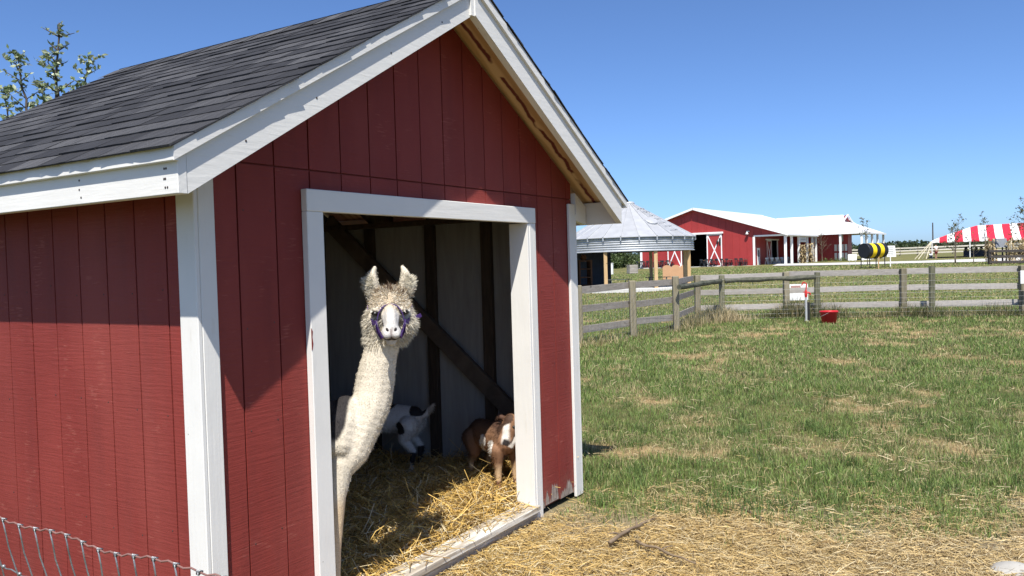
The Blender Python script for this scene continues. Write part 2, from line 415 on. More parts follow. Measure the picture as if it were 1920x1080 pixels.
# barge boards (the right one stands proud of the left) with a drip strip on top
def rake(sgn, y0, y1, zb, zt, name, mat, x_end=-.209, xin=XR):
    pts = [(x_end, zb(x_end)), (xin, zb(xin)), (xin, zt(xin)), (x_end, zt(x_end))]
    if sgn: pts = [(2 * XR - x, z) for x, z in reversed(pts)]
    return MB().prism(pts, y0, y1).build(name, mat, shed)
M_RAKE = paint_white('white_paint_rake', (5, 40, 42))
rake(0, -.250, -.212, zrake, lambda x: zroof(x) - .004, 'barge_board', M_RAKE, xin=XR - .008)
rake(1, -.268, -.225, lambda x: zrake(x) - .004, lambda x: zroof(x) - .004, 'barge_board', M_RAKE, xin=XR + .006)
rake(0, -.268, -.2505, lambda x: zroof(x) - .050, lambda x: zroof(x) - .001, 'drip_strip', M_RAKE, x_end=-.27, xin=XR - .012)
rake(1, -.284, -.2685, lambda x: zroof(x) - .050, lambda x: zroof(x) - .001, 'drip_strip', M_RAKE, x_end=-.27, xin=XR + .004)
MB().prism([(XR - .036, 2.965), (XR + .004, 2.965), (XR + .004, 3.10), (XR - .036, 3.09)], -.262, -.2505).build('peak_block', M_RAKE, shed)
# eave boards
MBB(-.248, -.2095, -.252, 2.84, 1.930, 2.088, .003).build('eave_board', M_WHITE_Y, shed)
MBB(-.272, -.2485, -.264, 2.85, 2.040, 2.091, .002).build('drip_strip', M_WHITE_Y, shed)
MBB(2 * XR + .2095, 2 * XR + .248, -.224, 2.84, 1.930, 2.088, .003).build('eave_board', M_WHITE_Y, shed)
MBB(2 * XR + .2485, 2 * XR + .272, -.281, 2.85, 2.040, 2.091, .002).build('drip_strip', M_WHITE_Y, shed)
# corner boards
MBB(-.004, .0155, -.004, .104, .0, 1.99, .003).build('corner_board', M_WHITE_V, shed)
MBB(.016, .092, -.005, .0155, .0, 2.05, .003).build('corner_board', M_WHITE_V, shed)
MBB(W - .094, W - .004, -.005, .0155, .0, 2.07, .003).build('corner_board', M_WHITE_V, shed)
MBB(W - .0035, W + .015, -.003, .1, .0, 2.0, .003).build('corner_board', M_WHITE_V, shed)
# door casing
MBB(.567, 2.566, -.022, .0155, 1.917, 2.016, .003).build('door_header', M_WHITE_X, shed)
MBB(.567, .667, -.020, .0155, .0, 1.9165, .003).build('door_casing', M_WHITE_V, shed)
MBB(2.490, 2.566, -.020, .0155, -.012, 1.9165, .003).build('door_casing', M_WHITE_V, shed)
MBB(2.468, 2.4895, -.017, .123, .09, 1.9165, .002).build('door_jamb', M_WHITE_V, shed)
MBB(.640, .666, .0165, .123, .0, 1.9165, .002).build('door_jamb', M_WHITE_V, shed)
MBB(.6675, 2.4675, .0165, .123, 1.935, 1.975, .002).build('door_jamb', M_WHITE_X, shed)
MBB(.668, 2.489, -.046, .095, .060, .099, .004).build('sill_board', M_SILL, shed)
MBB(.668, 2.489, -.018, .095, .0, .0575, .004).build('sill_base', M_SILL, shed)
MB().prism([(.5662, 1.30), (.5705, 1.305), (.576, 1.33), (.5715, 1.36), (.575, 1.385), (.5662, 1.40)], -.0212, -.0199).build('red_smear', M_RED, shed)
# nails and dents in the eave and barge boards
nb = MB()
for y in (-.19, -.18, .33, 1.05, 1.72, 2.3):
    for z in (1.955, 1.985, 2.02): nb.ball((-.2485, y + random.uniform(-.01, .01), z), (.002, .0045, .0045), 6, 4)
for x in (.05, .42, .9, 1.3): nb.ball((x, -.2505, zrake(x) + .06), (.005, .002, .005), 6, 4)
for k in range(1, 16):
    for z in (.12, .55, 1.0, 1.45, 1.9):
        x = gx[k] + .03 * (1 if k % 2 else -1)
        if not (DX0 - .03 < x < DX1 + .03) and x < W - .12: nb.ball((x, FY - .0005, z + random.uniform(-.03, .03)), (.0035, .0012, .0035), 6, 4)
for k in range(11):
    for z in (.12, .6, 1.1, 1.6): nb.ball((.0158, .2325 + .2032 * k, z + random.uniform(-.03, .03)), (.0012, .0035, .0035), 6, 4)
nb.build('nail_head', M_NAIL, shed)
# shingles: the left slope one by one, the right slope too
tabs = []
for k in range(9):
    rnd = random.Random(k); sk = rnd.uniform(-.05, .05); mb = MB(); h0 = .0045 + rnd.choice([0, 0, .002, .004]) + rnd.uniform(0, .001)
    n = 6; top = []; bot = []                                             # length 1 along the eave, scaled per tab; the butt end stands proud
    for i in range(n):
        t = i / (n - 1); x = -.5 + t; yb = rnd.uniform(-.003, .003)
        bot += [(x, yb, 0), (x, yb, h0 + rnd.uniform(-.0006, .001))]; top += [(x + sk, .200, 0), (x + sk, .200, .002)]
    vs = bot + top; fs = []
    for i in range(n - 1):
        a = 2 * i; b = a + 2; c = 2 * n + a; fs += [(a, b, b + 1, a + 1), (a + 1, b + 1, c + 3, c + 1)]
    fs += [(0, 1, 2 * n + 1, 2 * n), (2 * n - 2, 4 * n - 2, 4 * n - 1, 2 * n - 1)]
    mb.add(vs, fs); tabs.append(mb.mesh('shingle'))
slope = math.atan(.57); EXP = .1175; YF, YB = -.277, 2.858
def shingle(side, row, y0, y1, k):
    u = row * EXP - .012                                                 # metres up the slope from the eave
    x = -.28 + u * math.cos(slope); z = 2.085 + u * math.sin(slope) + .0035
    ex = Vector((0, -1, 0)); ey = Vector((math.cos(slope), 0, math.sin(slope)))
    if side: x = 2 * XR - x; ey = Vector((-ey.x, 0, ey.z)); ex = Vector((0, 1, 0))
    ez = ex.cross(ey); M = Matrix((ex, ey, ez)).transposed().to_4x4()
    M.translation = Vector((x, (y0 + y1) / 2, z)) + ez * random.uniform(0, .001)
    M = M @ Matrix.Rotation(random.uniform(-.004, .004), 4, 'Z') @ Matrix.Rotation(-.020, 4, 'X') @ Matrix.Scale(y1 - y0 - .002, 4, (1, 0, 0))
    link_mesh('shingle', tabs[k], M_SHINGLE, shed, M)
for sgn in (0, 1):
    pts = [(-.284, zroof(-.284) + .001), (XR, zroof(XR) + .001), (XR, zroof(XR) + .0035), (-.284, zroof(-.284) + .0035)]
    if sgn: pts = [(2 * XR - x, z) for x, z in reversed(pts)]
    MB().prism(pts, YF + .004, YB - .004).build('roofing_felt', M_SHINGLE, shed)
rest = MB()
for row in range(18):
    y = YF + random.uniform(-.003, .003); first = random.uniform(.08, .24)
    while y < YB - .02:
        y1 = min(y + (first if first else random.uniform(.19, .26)), YB); first = 0
        if YB - y1 < .1: y1 = YB
        shingle(0, row, y, y1, random.randrange(9)); y = y1
    y = YF - .014
    for L in (.16 + .1 * (row % 2), .29): shingle(1, row, y, y + L, random.randrange(9)); y += L
for row in range(18):
    u = row * EXP - .012; y0 = .1
    x = -.28 + u * math.cos(slope); z = 2.085 + u * math.sin(slope)
    ca, sa = math.cos(slope), math.sin(slope)
    rest.add([(2 * XR - x, y0, z + .012), (2 * XR - x, 2.86, z + .012), (2 * XR - x - .17 * ca, 2.86, z + .17 * sa + .005), (2 * XR - x - .17 * ca, y0, z + .17 * sa + .005), (2 * XR - x, y0, z + .001), (2 * XR - x, 2.86, z + .001)], [(0, 1, 2, 3), (4, 5, 1, 0)])
tag(rest.build('far_slope_shingles', M_SHINGLE, shed), kind='stuff')
y = -.276
while y < 2.80:
    mb = MB(); j = random.uniform(0, .003)
    for sg in (-1, 1):
        mb.add([(XR, y, zroof(XR) + .016 + j), (XR + sg * .14, y, zroof(XR) - .066 + j), (XR + sg * .14, y + .21, zroof(XR) - .07), (XR, y + .21, zroof(XR) + .012), (XR, y, zroof(XR) + .008), (XR + sg * .14, y, zroof(XR) - .074)],
               [(0, 1, 2, 3), (0, 4, 5, 1)])
    mb.build('ridge_shingle', M_SHINGLE, shed); y += .15
# ================================================================ ground, grass, straw
sv = np.concatenate([np.arange(-60, -8, 4), np.arange(-8, -2, .5), np.arange(-2, 16, .14), np.arange(16, 44, 1.2), np.arange(44, 150, 7), np.geomspace(150, 2500, 16)])
sv = np.concatenate([-np.geomspace(2500, 64, 14), sv])
dv = np.concatenate([[-30, -10, -4, 0, 2], np.arange(3, 26, .16), np.arange(26, 70, 1.2), np.arange(70, 200, 6), np.geomspace(200, 4500, 22)])
S, Dd = np.meshgrid(sv, dv); Z = terr(S, Dd)
Xw = CAM.x + S * RH.x + Dd * FH.x; Yw = CAM.y + S * RH.y + Dd * FH.y
near = np.clip((30 - np.hypot(S, Dd)) / 14, 0, 1)
def _dry(x, y): return - .0 + .10 * fnoise(x, y, .5) + .46 * vnoise(x, y, 1.7) + .30 * vnoise(x, y, 3.7) + .14 * vnoise(x, y, 7.7)
DRY0 = .525 - float(np.quantile(_dry(np.random.default_rng(3).random(6000) * 40, np.random.default_rng(4).random(6000) * 40), .78))
def dryness(x, y):
    """0 green sward .. 1 bare dry thatch, in world metres"""
    return _dry(x, y) + DRY0
def strawness(x, y):
    """straw thrown out of the shed, 1 at the doorway, fading into the grass"""
    ds = (np.asarray(x) - CAM.x) * FH.x + (np.asarray(y) - CAM.y) * FH.y
    sr = (np.asarray(x) - CAM.x) * RH.x + (np.asarray(y) - CAM.y) * RH.y
    lim = 6.15 - .16 * np.abs(sr - .8) + (fnoise(x, y, 1.5) - .5) * 2.0
    return np.clip((lim - ds) / 1.35, 0, 1) * np.clip((sr + 1.6) / .5, 0, 1) * np.clip((ds - 2.4) / .6, 0, 1)
Z = Z + near * ((vnoise(Xw, Yw, .9) - .5) * .05 + (vnoise(Xw, Yw, 3.1) - .5) * .02)
inside = (Xw > -.1) & (Xw < 3.4) & (Yw > -.6) & (Yw < 2.8)
Z = np.where(inside, -.012, Z)
dr = dryness(Xw, Yw); st = strawness(Xw, Yw)
gcol = np.array([.095, .100, .040]) * (1 - np.clip((dr - .52) * 7, 0, 1))[..., None] + np.array([.36, .25, .14]) * np.clip((dr - .52) * 7, 0, 1)[..., None]
bare = np.clip((vnoise(Xw, Yw, 2.6) * .6 + vnoise(Xw, Yw, 7.) * .4 - .52) * 9, 0, 1)[..., None]
gcol = gcol * (1 - st)[..., None] + (np.array([.25, .175, .08]) * (1 - bare) + np.array([.30, .25, .195]) * bare) * st[..., None]
dirt = np.clip(1.25 - ((Xw - 2.72) / .46) ** 2 - ((Yw + .36) / .44) ** 2 + (fnoise(Xw, Yw, 4.) - .5) * 1.2, 0, 1)
gcol = gcol * (1 - dirt)[..., None] + np.array([.30, .245, .19]) * dirt[..., None]
fr = np.clip((np.hypot(S, Dd) - 21) / 6, 0, 1)[..., None]
farc = np.array([.15, .148, .062]) + (fnoise(Xw, Yw, .16) - .5)[..., None] * np.array([.09, .06, .03])
gcol = gcol * (1 - fr) + farc * fr
nx, ny = len(sv), len(dv)
idx = np.arange(nx * ny).reshape(ny, nx)
Q = np.stack([idx[:-1, :-1], idx[:-1, 1:], idx[1:, 1:], idx[1:, :-1]], -1).reshape(-1, 4)
m, nt, bs = nmat('ground_soil_and_sward'); a = nd(nt, 'ShaderNodeAttribute', attribute_name='tint')
v = coords(nt)
c = mixc(nt, 1., a.outputs['Color'], ramp(nt, noise(nt, v, 7., 8, .7), [(.3, (.62, .66, .6)), (.7, (1.3, 1.25, 1.15))]), 'MULTIPLY')
c = mixc(nt, ramp(nt, noise(nt, v, .5, 7, .7), [(.50, 0.), (.62, .55)]), c, (.20, .165, .075))
nt.links.new(c, bs.inputs['Base Color']); bs.inputs['Roughness'].default_value = .95; bs.inputs['Specular IOR Level'].default_value = .1
bump(nt, bs, noise(nt, v, 22., 8, .7), .8, .03)
ground = link_mesh('ground', tri_mesh('ground', np.stack([Xw, Yw, Z], -1).reshape(-1, 3), Q, gcol.reshape(-1, 3), True), m)
tag(ground, 'pasture ground, green sward with dry tan patches', kind='structure')
def ground_z(x, y):
    s = (x - CAM.x) * RH.x + (y - CAM.y) * RH.y; d = (x - CAM.x) * FH.x + (y - CAM.y) * FH.y
    nr = np.clip((30 - np.hypot(s, d)) / 14, 0, 1)
    z = terr(s, d) + nr * ((vnoise(x, y, .9) - .5) * .05 + (vnoise(x, y, 3.1) - .5) * .02)
    return np.where((x > -.1) & (x < 3.4) & (y > -.6) & (y < 2.8), -.012, z)

def grass_mesh(name, x, y, z, h, w, lean, col, mat, label, seg=1, curl=.5, az=None):
    n = len(x); az = RNG.uniform(0, 2 * np.pi, n) if az is None else az
    la = RNG.uniform(0, 2 * np.pi, n)
    bx, by = np.cos(az) * w / 2, np.sin(az) * w / 2
    lx, ly = np.cos(la) * lean * h, np.sin(la) * lean * h
    hz = h * np.sqrt(np.clip(1 - np.minimum(lean, .97) ** 2, .05, 1))
    p = np.stack([x, y, z], -1)
    if seg == 1:
        V = np.stack([p + np.stack([-bx, -by, 0 * z], -1), p + np.stack([bx, by, 0 * z], -1), p + np.stack([lx, ly, hz], -1)], 1)
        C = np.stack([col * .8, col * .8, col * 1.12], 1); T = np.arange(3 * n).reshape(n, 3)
    else:
        f = 1 - curl; m1 = p + np.stack([lx * .5 * f, ly * .5 * f, hz * .62], -1)
        V = np.stack([p + np.stack([-bx, -by, 0 * z], -1), p + np.stack([bx, by, 0 * z], -1), m1 + np.stack([-bx, -by, 0 * z], -1) * .8, m1 + np.stack([bx, by, 0 * z], -1) * .8, p + np.stack([lx, ly, hz], -1)], 1)
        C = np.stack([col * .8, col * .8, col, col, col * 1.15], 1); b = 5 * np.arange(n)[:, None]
        T = np.concatenate([b + np.array([[0, 1, 3]]), b + np.array([[0, 3, 2]]), b + np.array([[2, 3, 4]])])
    o = link_mesh(name, tri_mesh(name, V.reshape(-1, 3), T, C.reshape(-1, 3)), mat)
    return tag(o, label, kind='stuff')
M_GRASS = tint_mat('grass_blades', .55, .30, .25); M_STRAW = tint_mat('straw_stalks', .5, .12, .3)
def sector(n, d0, d1, s0=-.42, s1=.74, p=1.6):
    """points spread over the wedge of field ahead, thinning out with distance"""
    u = RNG.random(n); e = 1 - p
    d = (d0 ** e + u * (d1 ** e - d0 ** e)) ** (1 / e) if abs(e) > 1e-6 else d0 * (d1 / d0) ** u
    s = d * RNG.uniform(s0, s1, n); x = CAM.x + s * RH.x + d * FH.x; y = CAM.y + s * RH.y + d * FH.y
    return s, d, x, y
def clear_of_shed(x, y, mrg=.03): return ~((x > -.05 - mrg) & (x < W + mrg) & (y > -.04 - mrg) & (y < D + mrg))
def sward_colour(n, dry):
    g = np.array([.178, .248, .070]) * RNG.uniform(.42, 1.55, (n, 1)) + RNG.normal(0, .008, (n, 3))
    yel = np.array([.47, .405, .21]) * RNG.uniform(.5, 1.3, (n, 1))
    k = (RNG.random(n) < np.clip(.30 + (dry - .46) * 2.6, .14, .9))[:, None]
    return np.clip(np.where(k, yel, g), .01, .8)
PATH_N = [(27.5, 86), (31.5, 72), (36, 64), (44, 59), (60, 58)]; PATH_F = [(32, 98), (35, 90), (41, 82), (50, 79), (64, 79)]
def on_path(s, d):
    return (d > np.interp(s, [p[0] for p in PATH_N], [p[1] for p in PATH_N]) - 6) & (d < np.interp(s, [p[0] for p in PATH_F], [p[1] for p in PATH_F]) + 1) & (s > 27)
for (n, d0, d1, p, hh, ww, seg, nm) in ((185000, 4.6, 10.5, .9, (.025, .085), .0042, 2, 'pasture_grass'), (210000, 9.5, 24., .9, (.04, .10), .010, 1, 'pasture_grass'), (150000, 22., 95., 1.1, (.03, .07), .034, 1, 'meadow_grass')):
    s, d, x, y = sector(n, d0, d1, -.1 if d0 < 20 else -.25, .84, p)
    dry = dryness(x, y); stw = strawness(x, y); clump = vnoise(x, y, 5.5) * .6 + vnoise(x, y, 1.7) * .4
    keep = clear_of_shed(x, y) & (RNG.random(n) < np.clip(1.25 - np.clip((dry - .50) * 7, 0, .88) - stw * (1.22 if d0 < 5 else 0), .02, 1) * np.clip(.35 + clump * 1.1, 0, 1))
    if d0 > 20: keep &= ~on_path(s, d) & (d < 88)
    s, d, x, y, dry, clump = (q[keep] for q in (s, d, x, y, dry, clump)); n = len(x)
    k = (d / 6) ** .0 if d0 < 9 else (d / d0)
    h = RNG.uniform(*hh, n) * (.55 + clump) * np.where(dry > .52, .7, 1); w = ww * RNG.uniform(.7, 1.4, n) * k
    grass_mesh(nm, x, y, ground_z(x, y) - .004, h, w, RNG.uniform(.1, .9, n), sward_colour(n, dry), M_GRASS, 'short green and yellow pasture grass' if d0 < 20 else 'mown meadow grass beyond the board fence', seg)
# darker taller tufts between the straw and the lawn
n0 = 170; s, d, x, y = sector(n0, 5.0, 12., .02, .72, .8)
X = np.repeat(x, 46) + RNG.normal(0, .055, n0 * 46); Y = np.repeat(y, 46) + RNG.normal(0, .055, n0 * 46); ok = clear_of_shed(X, Y); X, Y = X[ok], Y[ok]; n = len(X)
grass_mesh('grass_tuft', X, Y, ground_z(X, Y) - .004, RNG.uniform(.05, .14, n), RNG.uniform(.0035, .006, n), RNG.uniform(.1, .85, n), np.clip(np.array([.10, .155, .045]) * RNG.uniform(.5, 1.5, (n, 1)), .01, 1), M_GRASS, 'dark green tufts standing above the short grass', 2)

def stalks(x, y, z, L, w, col, tilt, name, label, parent=None):
    n = len(x); az = RNG.uniform(0, 2 * np.pi, n); ti = RNG.normal(0, tilt, n)
    dx, dy, dz = np.cos(az) * np.cos(ti), np.sin(az) * np.cos(ti), np.abs(np.sin(ti))
    dirv = np.stack([dx, dy, dz], -1); side = np.stack([-np.sin(az), np.cos(az), RNG.uniform(-.8, .8, n)], -1) * (w / 2)[:, None]
    bend = np.stack([-np.sin(az), np.cos(az), 0 * az], -1) * (RNG.normal(0, .10, n) * L)[:, None]; bend[:, 2] += np.abs(RNG.normal(0, .05, n)) * L
    p = np.stack([x, y, z], -1); a = p - dirv * (L / 2)[:, None]; b = p + dirv * (L / 2)[:, None]
    mn = np.minimum(a[:, 2], b[:, 2]); lift = np.clip(z - .004 - mn, 0, None); a[:, 2] += lift; b[:, 2] += lift; p = p + bend; p[:, 2] += lift
    V = np.stack([a - side, a + side, p - side, p + side, b - side, b + side], 1).reshape(-1, 3); k = 6 * np.arange(n)[:, None]
    T = np.concatenate([k + np.array([[0, 1, 3, 2]]), k + np.array([[2, 3, 5, 4]])])
    C = np.repeat(col, 6, 0)
    return tag(link_mesh(name, tri_mesh(name, V, T, C), M_STRAW), label, kind='stuff')
def straw_colour(n, base=(.60, .41, .14)):
    c = np.array(base) * RNG.uniform(.5, 1.25, (n, 1)); pale = RNG.random(n) < .25
    c[pale] = np.array([.62, .52, .32]) * RNG.uniform(.7, 1.15, (pale.sum(), 1)); dk = RNG.random(n) < .12
    c[dk] = np.array([.19, .12, .05]) * RNG.uniform(.7, 1.3, (dk.sum(), 1)); return c
# strewn outside
n = 230000; s, d, x, y = sector(n, 3.6, 7.4, -.30, .76, .6)
keep = (RNG.random(n) < np.clip(strawness(x, y) * .98 + .012, 0, 1)) & clear_of_shed(x, y, -.02) & ~((x > 2.5) & (y > -.02))
drt = np.clip(1.1 - ((x - 2.72) / .46) ** 2 - ((y + .36) / .44) ** 2 + (fnoise(x, y, 4.) - .5) * 1.2, 0, 1)
keep &= (RNG.random(n) > drt * .975) & (RNG.random(n) > .62 * np.clip((vnoise(x, y, 2.6) * .6 + vnoise(x, y, 7.) * .4 - .52) * 9, 0, 1)); x, y, d, s = x[keep], y[keep], d[keep], s[keep]; n = len(x)
yel = np.clip(1.15 - np.hypot(x - 1.5, y + .1) / 2.1, 0, 1)[:, None]
cs = straw_colour(n, (.53, .395, .185)) * (1 - yel) + straw_colour(n) * yel
stalks(x, y, ground_z(x, y) + RNG.uniform(.002, .030, n), RNG.gamma(3.0, .018, n) + .012, RNG.uniform(.0013, .0036, n), cs, .11, 'scattered_straw', 'loose golden straw strewn on the ground before the shed')
# long dry stems lying in the grass
n = 8000; s, d, x, y = sector(n, 5.2, 17, .0, .74, .8); ok = clear_of_shed(x, y) & (dryness(x, y) > .40); x, y = x[ok], y[ok]; n = len(x)
stalks(x, y, ground_z(x, y) + RNG.uniform(.02, .08, n), RNG.gamma(2.5, .024, n) + .02, RNG.uniform(.002, .0042, n), straw_colour(n, (.36, .28, .15)), .16, 'dry_stems', 'dry tan stems lying through the grass')
# bedding in the shed: a mound, then stalks over it
bx = np.linspace(.66, 3.12, 70); by = np.linspace(.09, 2.56, 70); BX, BY = np.meshgrid(bx, by)
def bed_z(x, y):
    return .062 + .055 * fnoise(x, y, 2.6) + .05 * np.clip((x - 1.9) / 1.1, 0, 1) * np.clip(1 - np.abs(y - .55) / .5, 0, 1) - .075 * np.clip((.24 - y) / .22, 0, 1) + .02 * np.clip(y - 1.2, 0, 1)
i2 = np.arange(4900).reshape(70, 70); Q2 = np.stack([i2[:-1, :-1], i2[:-1, 1:], i2[1:, 1:], i2[1:, :-1]], -1).reshape(-1, 4)
bc = np.array([.26, .175, .065]) * (.6 + .8 * fnoise(BX, BY, 9.)[..., None])
tag(link_mesh('straw_bedding', tri_mesh('straw_bedding', np.stack([BX, BY, bed_z(BX, BY)], -1).reshape(-1, 3), Q2, bc.reshape(-1, 3), True), M_STRAW), 'deep straw bedding covering the shed floor', kind='stuff')
n = 80000; x = RNG.uniform(.69, 3.1, n); y = RNG.beta(1.0, 1.5, n) * 2.45 + .09
stalks(x, y, bed_z(x, y) + RNG.gamma(1.6, .011, n), RNG.gamma(3.2, .028, n) + .02, RNG.uniform(.002, .0048, n), straw_colour(n, (.64, .425, .125)), .30, 'bedding_stalks', 'loose straw stalks on top of the shed bedding')
n = 170; x = RNG.uniform(.75, 2.45, n); y = RNG.normal(.03, .035, n)
stalks(x, y, np.where(y > -.03, .10, .012), RNG.gamma(3.2, .026, n) + .02, RNG.uniform(.0025, .0055, n), straw_colour(n), .14, 'sill_straw', 'bits of straw lying across the door sill')

# gravel path on the far side of the fence
def sheet(name, pts, mat, label, up=.03, n=24):
    """a sheet laid over the ground between a near and a far edge"""
    near_e, far_e = pts; mb = MB(); rows = 5
    def lerp(e, t):
        t *= len(e) - 1; i = min(int(t), len(e) - 2); f = t - i
        return e[i][0] * (1 - f) + e[i + 1][0] * f, e[i][1] * (1 - f) + e[i + 1][1] * f
    vs = []
    for i in range(n + 1):
        a = lerp(near_e, i / n); b = lerp(far_e, i / n)
        for j in range(rows):
            f = j / (rows - 1); wob = (vnoise(i * .9, j * 3.1) - .5) * 1.2 if j in (0, rows - 1) else 0
            s_, d_ = a[0] * (1 - f) + b[0] * f, a[1] * (1 - f) + b[1] * f + wob; vs.append(G(s_, d_, up))
    fs = [(i * rows + j, (i + 1) * rows + j, (i + 1) * rows + j + 1, i * rows + j + 1) for i in range(n) for j in range(rows - 1)]
    mb.add(vs, fs); return tag(mb.build(name, mat, smooth=True), label, kind='structure')
M_GRAVEL = simple('pale_gravel', (.58, .56, .52), .9, .14, 5., .5, dist=.03)
sheet('gravel_path', (PATH_N, PATH_F), M_GRAVEL, 'pale gravel path curving past the red barn', .06)
# ================================================================ board fence, wire, pump, bucket
M_FPOST = wood('weathered_post', (.13, .115, .075), (.30, .265, .185), (22, 22, 2.4)); M_FRAIL = wood('grey_rail', (.175, .155, .135), (.34, .31, .275), (6, 6, 28))
M_FRAILP = wood('pale_grey_rail', (.25, .23, .205), (.44, .41, .375), (6, 6, 28))
M_GPOST = wood('mossy_round_post', (.10, .10, .065), (.235, .225, .145), (20, 20, 2)); M_LOG = wood('dark_log', (.05, .055, .04), (.16, .155, .115), (8, 8, 8))
M_WIRE = simple('galvanised_wire', (.32, .32, .32), .45, .15, 40., 0., metal=.6)
def shape_post(mb, s, d, top, w, lean=0., rnd=False, low=-.35):
    b = G(s, d, low); t = G(s, d, top) + Vector((RH.x, RH.y, 0)) * lean
    if rnd:
        pts = [b.lerp(t, k / 6) + Vector((random.uniform(-.006, .006), random.uniform(-.006, .006), 0)) for k in range(7)]
        mb.tube(pts, [w / 2 * random.uniform(.95, 1.07) for _ in pts], 9)
    else: mb.bar(b, t, w, w, .012, up=(FH.x, FH.y, 0))
    return mb
POSTS = [(1.30, 15.96, 1.17), (2.53, 17.16, 1.19), (3.68, 18.36, 1.22), (4.75, 20.97, 1.15), (6.99, 20.77, 1.16), (9.56, 19.97, 1.17), (12.01, 19.17, 1.17), (14.5, 18.4, 1.17), (17., 17.6, 1.17)]
PRE = [(.1, 14.8, 1.16), (-1.1, 13.6, 1.16)]
fence = empty('board_fence', G(4.75, 20.97), 0, 'grey weathered three board fence round the pasture, turning a corner', 'fence')
allp = list(reversed(PRE)) + POSTS
for i, (s, d, h) in enumerate(allp):
    shape_post(MB(), s, d, h, .135, random.uniform(-.02, .02)).build('fence_post', M_FPOST, fence, world=True)
off = Vector((-FH.x, -FH.y, 0)) * .0
for (a, b) in zip(allp[:-1], allp[1:]):
    pa, pb = G(a[0], a[1]), G(b[0], b[1]); dirn = (pb - pa); dirn.z = 0; dirn.normalize(); nrm = Vector((-dirn.y, dirn.x, 0))
    if nrm.dot(CAM - pa) > 0: nrm = -nrm                              # boards are nailed on the far side of the posts
    for h in (1.08, .69, .30):
        q0 = pa + Vector((0, 0, h + random.uniform(-.02, .02))) + nrm * .085 - dirn * .0; q1 = pb + Vector((0, 0, h + random.uniform(-.02, .02))) + nrm * .085
        mid = q0.lerp(q1, .5) + Vector((0, 0, -.012)); mb = MB()
        mb.bar(q0 + dirn * .004, q1 - dirn * .004, .026, .138, .003)
        mb.build('fence_rail', M_FRAILP if a[0] > 4 else M_FRAIL, fence, world=True)
mesh_f = empty('wire_mesh_fence', G(5.25, 20.45), 0, 'thin wire mesh fence on round mossy posts with a dark log brace', 'wire fence')
RP = [(3.62, 18.1, 1.20), (5.25, 20.45, 1.14), (7.52, 20.15, 1.14), (10.0, 19.45, 1.22), (12.9, 18.6, 1.2)]
for i, (s, d, h) in enumerate(RP[1:]): shape_post(MB(), s, d, h, .14, random.uniform(-.01, .03), True).build('round_post', M_GPOST, mesh_f, world=True)
for a, b, za, zb in ((RP[0], RP[1], .98, 1.0), (RP[1], RP[2], 1.0, 1.02)):
    p, q = G(a[0] + .08, a[1] - .02, za), G(b[0] - .05, b[1] - .1, zb); pts = [p.lerp(q, t / 8) + Vector((0, 0, random.uniform(-.012, .012))) for t in range(9)]
    MB().tube(pts, [.062 * random.uniform(.85, 1.15) for _ in pts], 9).build('log_brace', M_LOG, mesh_f, world=True)
wm = MB(); w_ = .0016
for a, b in list(zip(RP[:-1], RP[1:])) + [((-1.0, 13.4, 1), (1.27, 15.8, 1)), ((1.27, 15.8, 1), RP[0])]:
    L = math.hypot(b[0] - a[0], b[1] - a[1]); n = int(L / .10)
    for k in range(n + 1):
        t = k / n; s, d = a[0] + (b[0] - a[0]) * t, a[1] + (b[1] - a[1]) * t - .075; wm.tube([G(s, d, .02), G(s, d, 1.05)], w_, 3, False)
    for h in (.05, .15, .25, .36, .48, .6, .74, .88, 1.04):
        wm.tube([G(a[0] + (b[0] - a[0]) * t / 4, a[1] + (b[1] - a[1]) * t / 4 - .075, h) for t in range(5)], w_, 3, False)
tag(wm.build('wire_mesh', M_WIRE, mesh_f, world=True), kind='stuff')
# long grass along the fence foot
def fence_grass(path, n, h, cols, wid, name, label, spread=.22, off=-.1):
    i = RNG.integers(0, len(path) - 1, n); t = RNG.random(n); P = np.array(path)
    s = P[i, 0] + (P[i + 1, 0] - P[i, 0]) * t; d = P[i, 1] + (P[i + 1, 1] - P[i, 1]) * t
    s = s + RNG.normal(0, spread, n); d = d + RNG.normal(off, spread, n); cl = vnoise(s, d, 1.1); ok = RNG.random(n) < np.clip(cl * 1.9 - .25, .08, 1)
    s, d, cl = s[ok], d[ok], cl[ok]; n = len(s); x = CAM.x + s * RH.x + d * FH.x; y = CAM.y + s * RH.y + d * FH.y
    k = RNG.random((n, 1)) < cols[2]; c = np.where(k, np.array(cols[0]), np.array(cols[1])) * RNG.uniform(.6, 1.35, (n, 1))
    grass_mesh(name, x, y, ground_z(x, y) - .01, RNG.uniform(*h, n) * (.35 + 1.5 * cl ** 2), RNG.uniform(.7, 1.3, n) * wid, RNG.uniform(.05, .92, n), c, M_GRASS, label, 2)
fence_grass([p[:2] for p in POSTS[3:]], 11500, (.12, .42), ((.085, .105, .036), (.33, .275, .15), .66), .0105, 'fence_grass', 'long rough grass along the foot of the far fence', .20, -.32)
fence_grass([(-1.1, 13.5), (1.3, 15.8), (3.7, 18.2), (4.9, 20.6)], 3000, (.14, .38), ((.15, .16, .06), (.42, .345, .19), .42), .010, 'fence_grass', 'pale dry grass along the near corner of the fence', .16, -.15)
fence_grass([(5.15, 20.2), (5.75, 20.1)], 420, (.30, .62), ((.52, .43, .26), (.42, .34, .19), .6), .012, 'dry_clump', 'tall pale clump of dead grass leaning by the fence corner', .2, -.3)
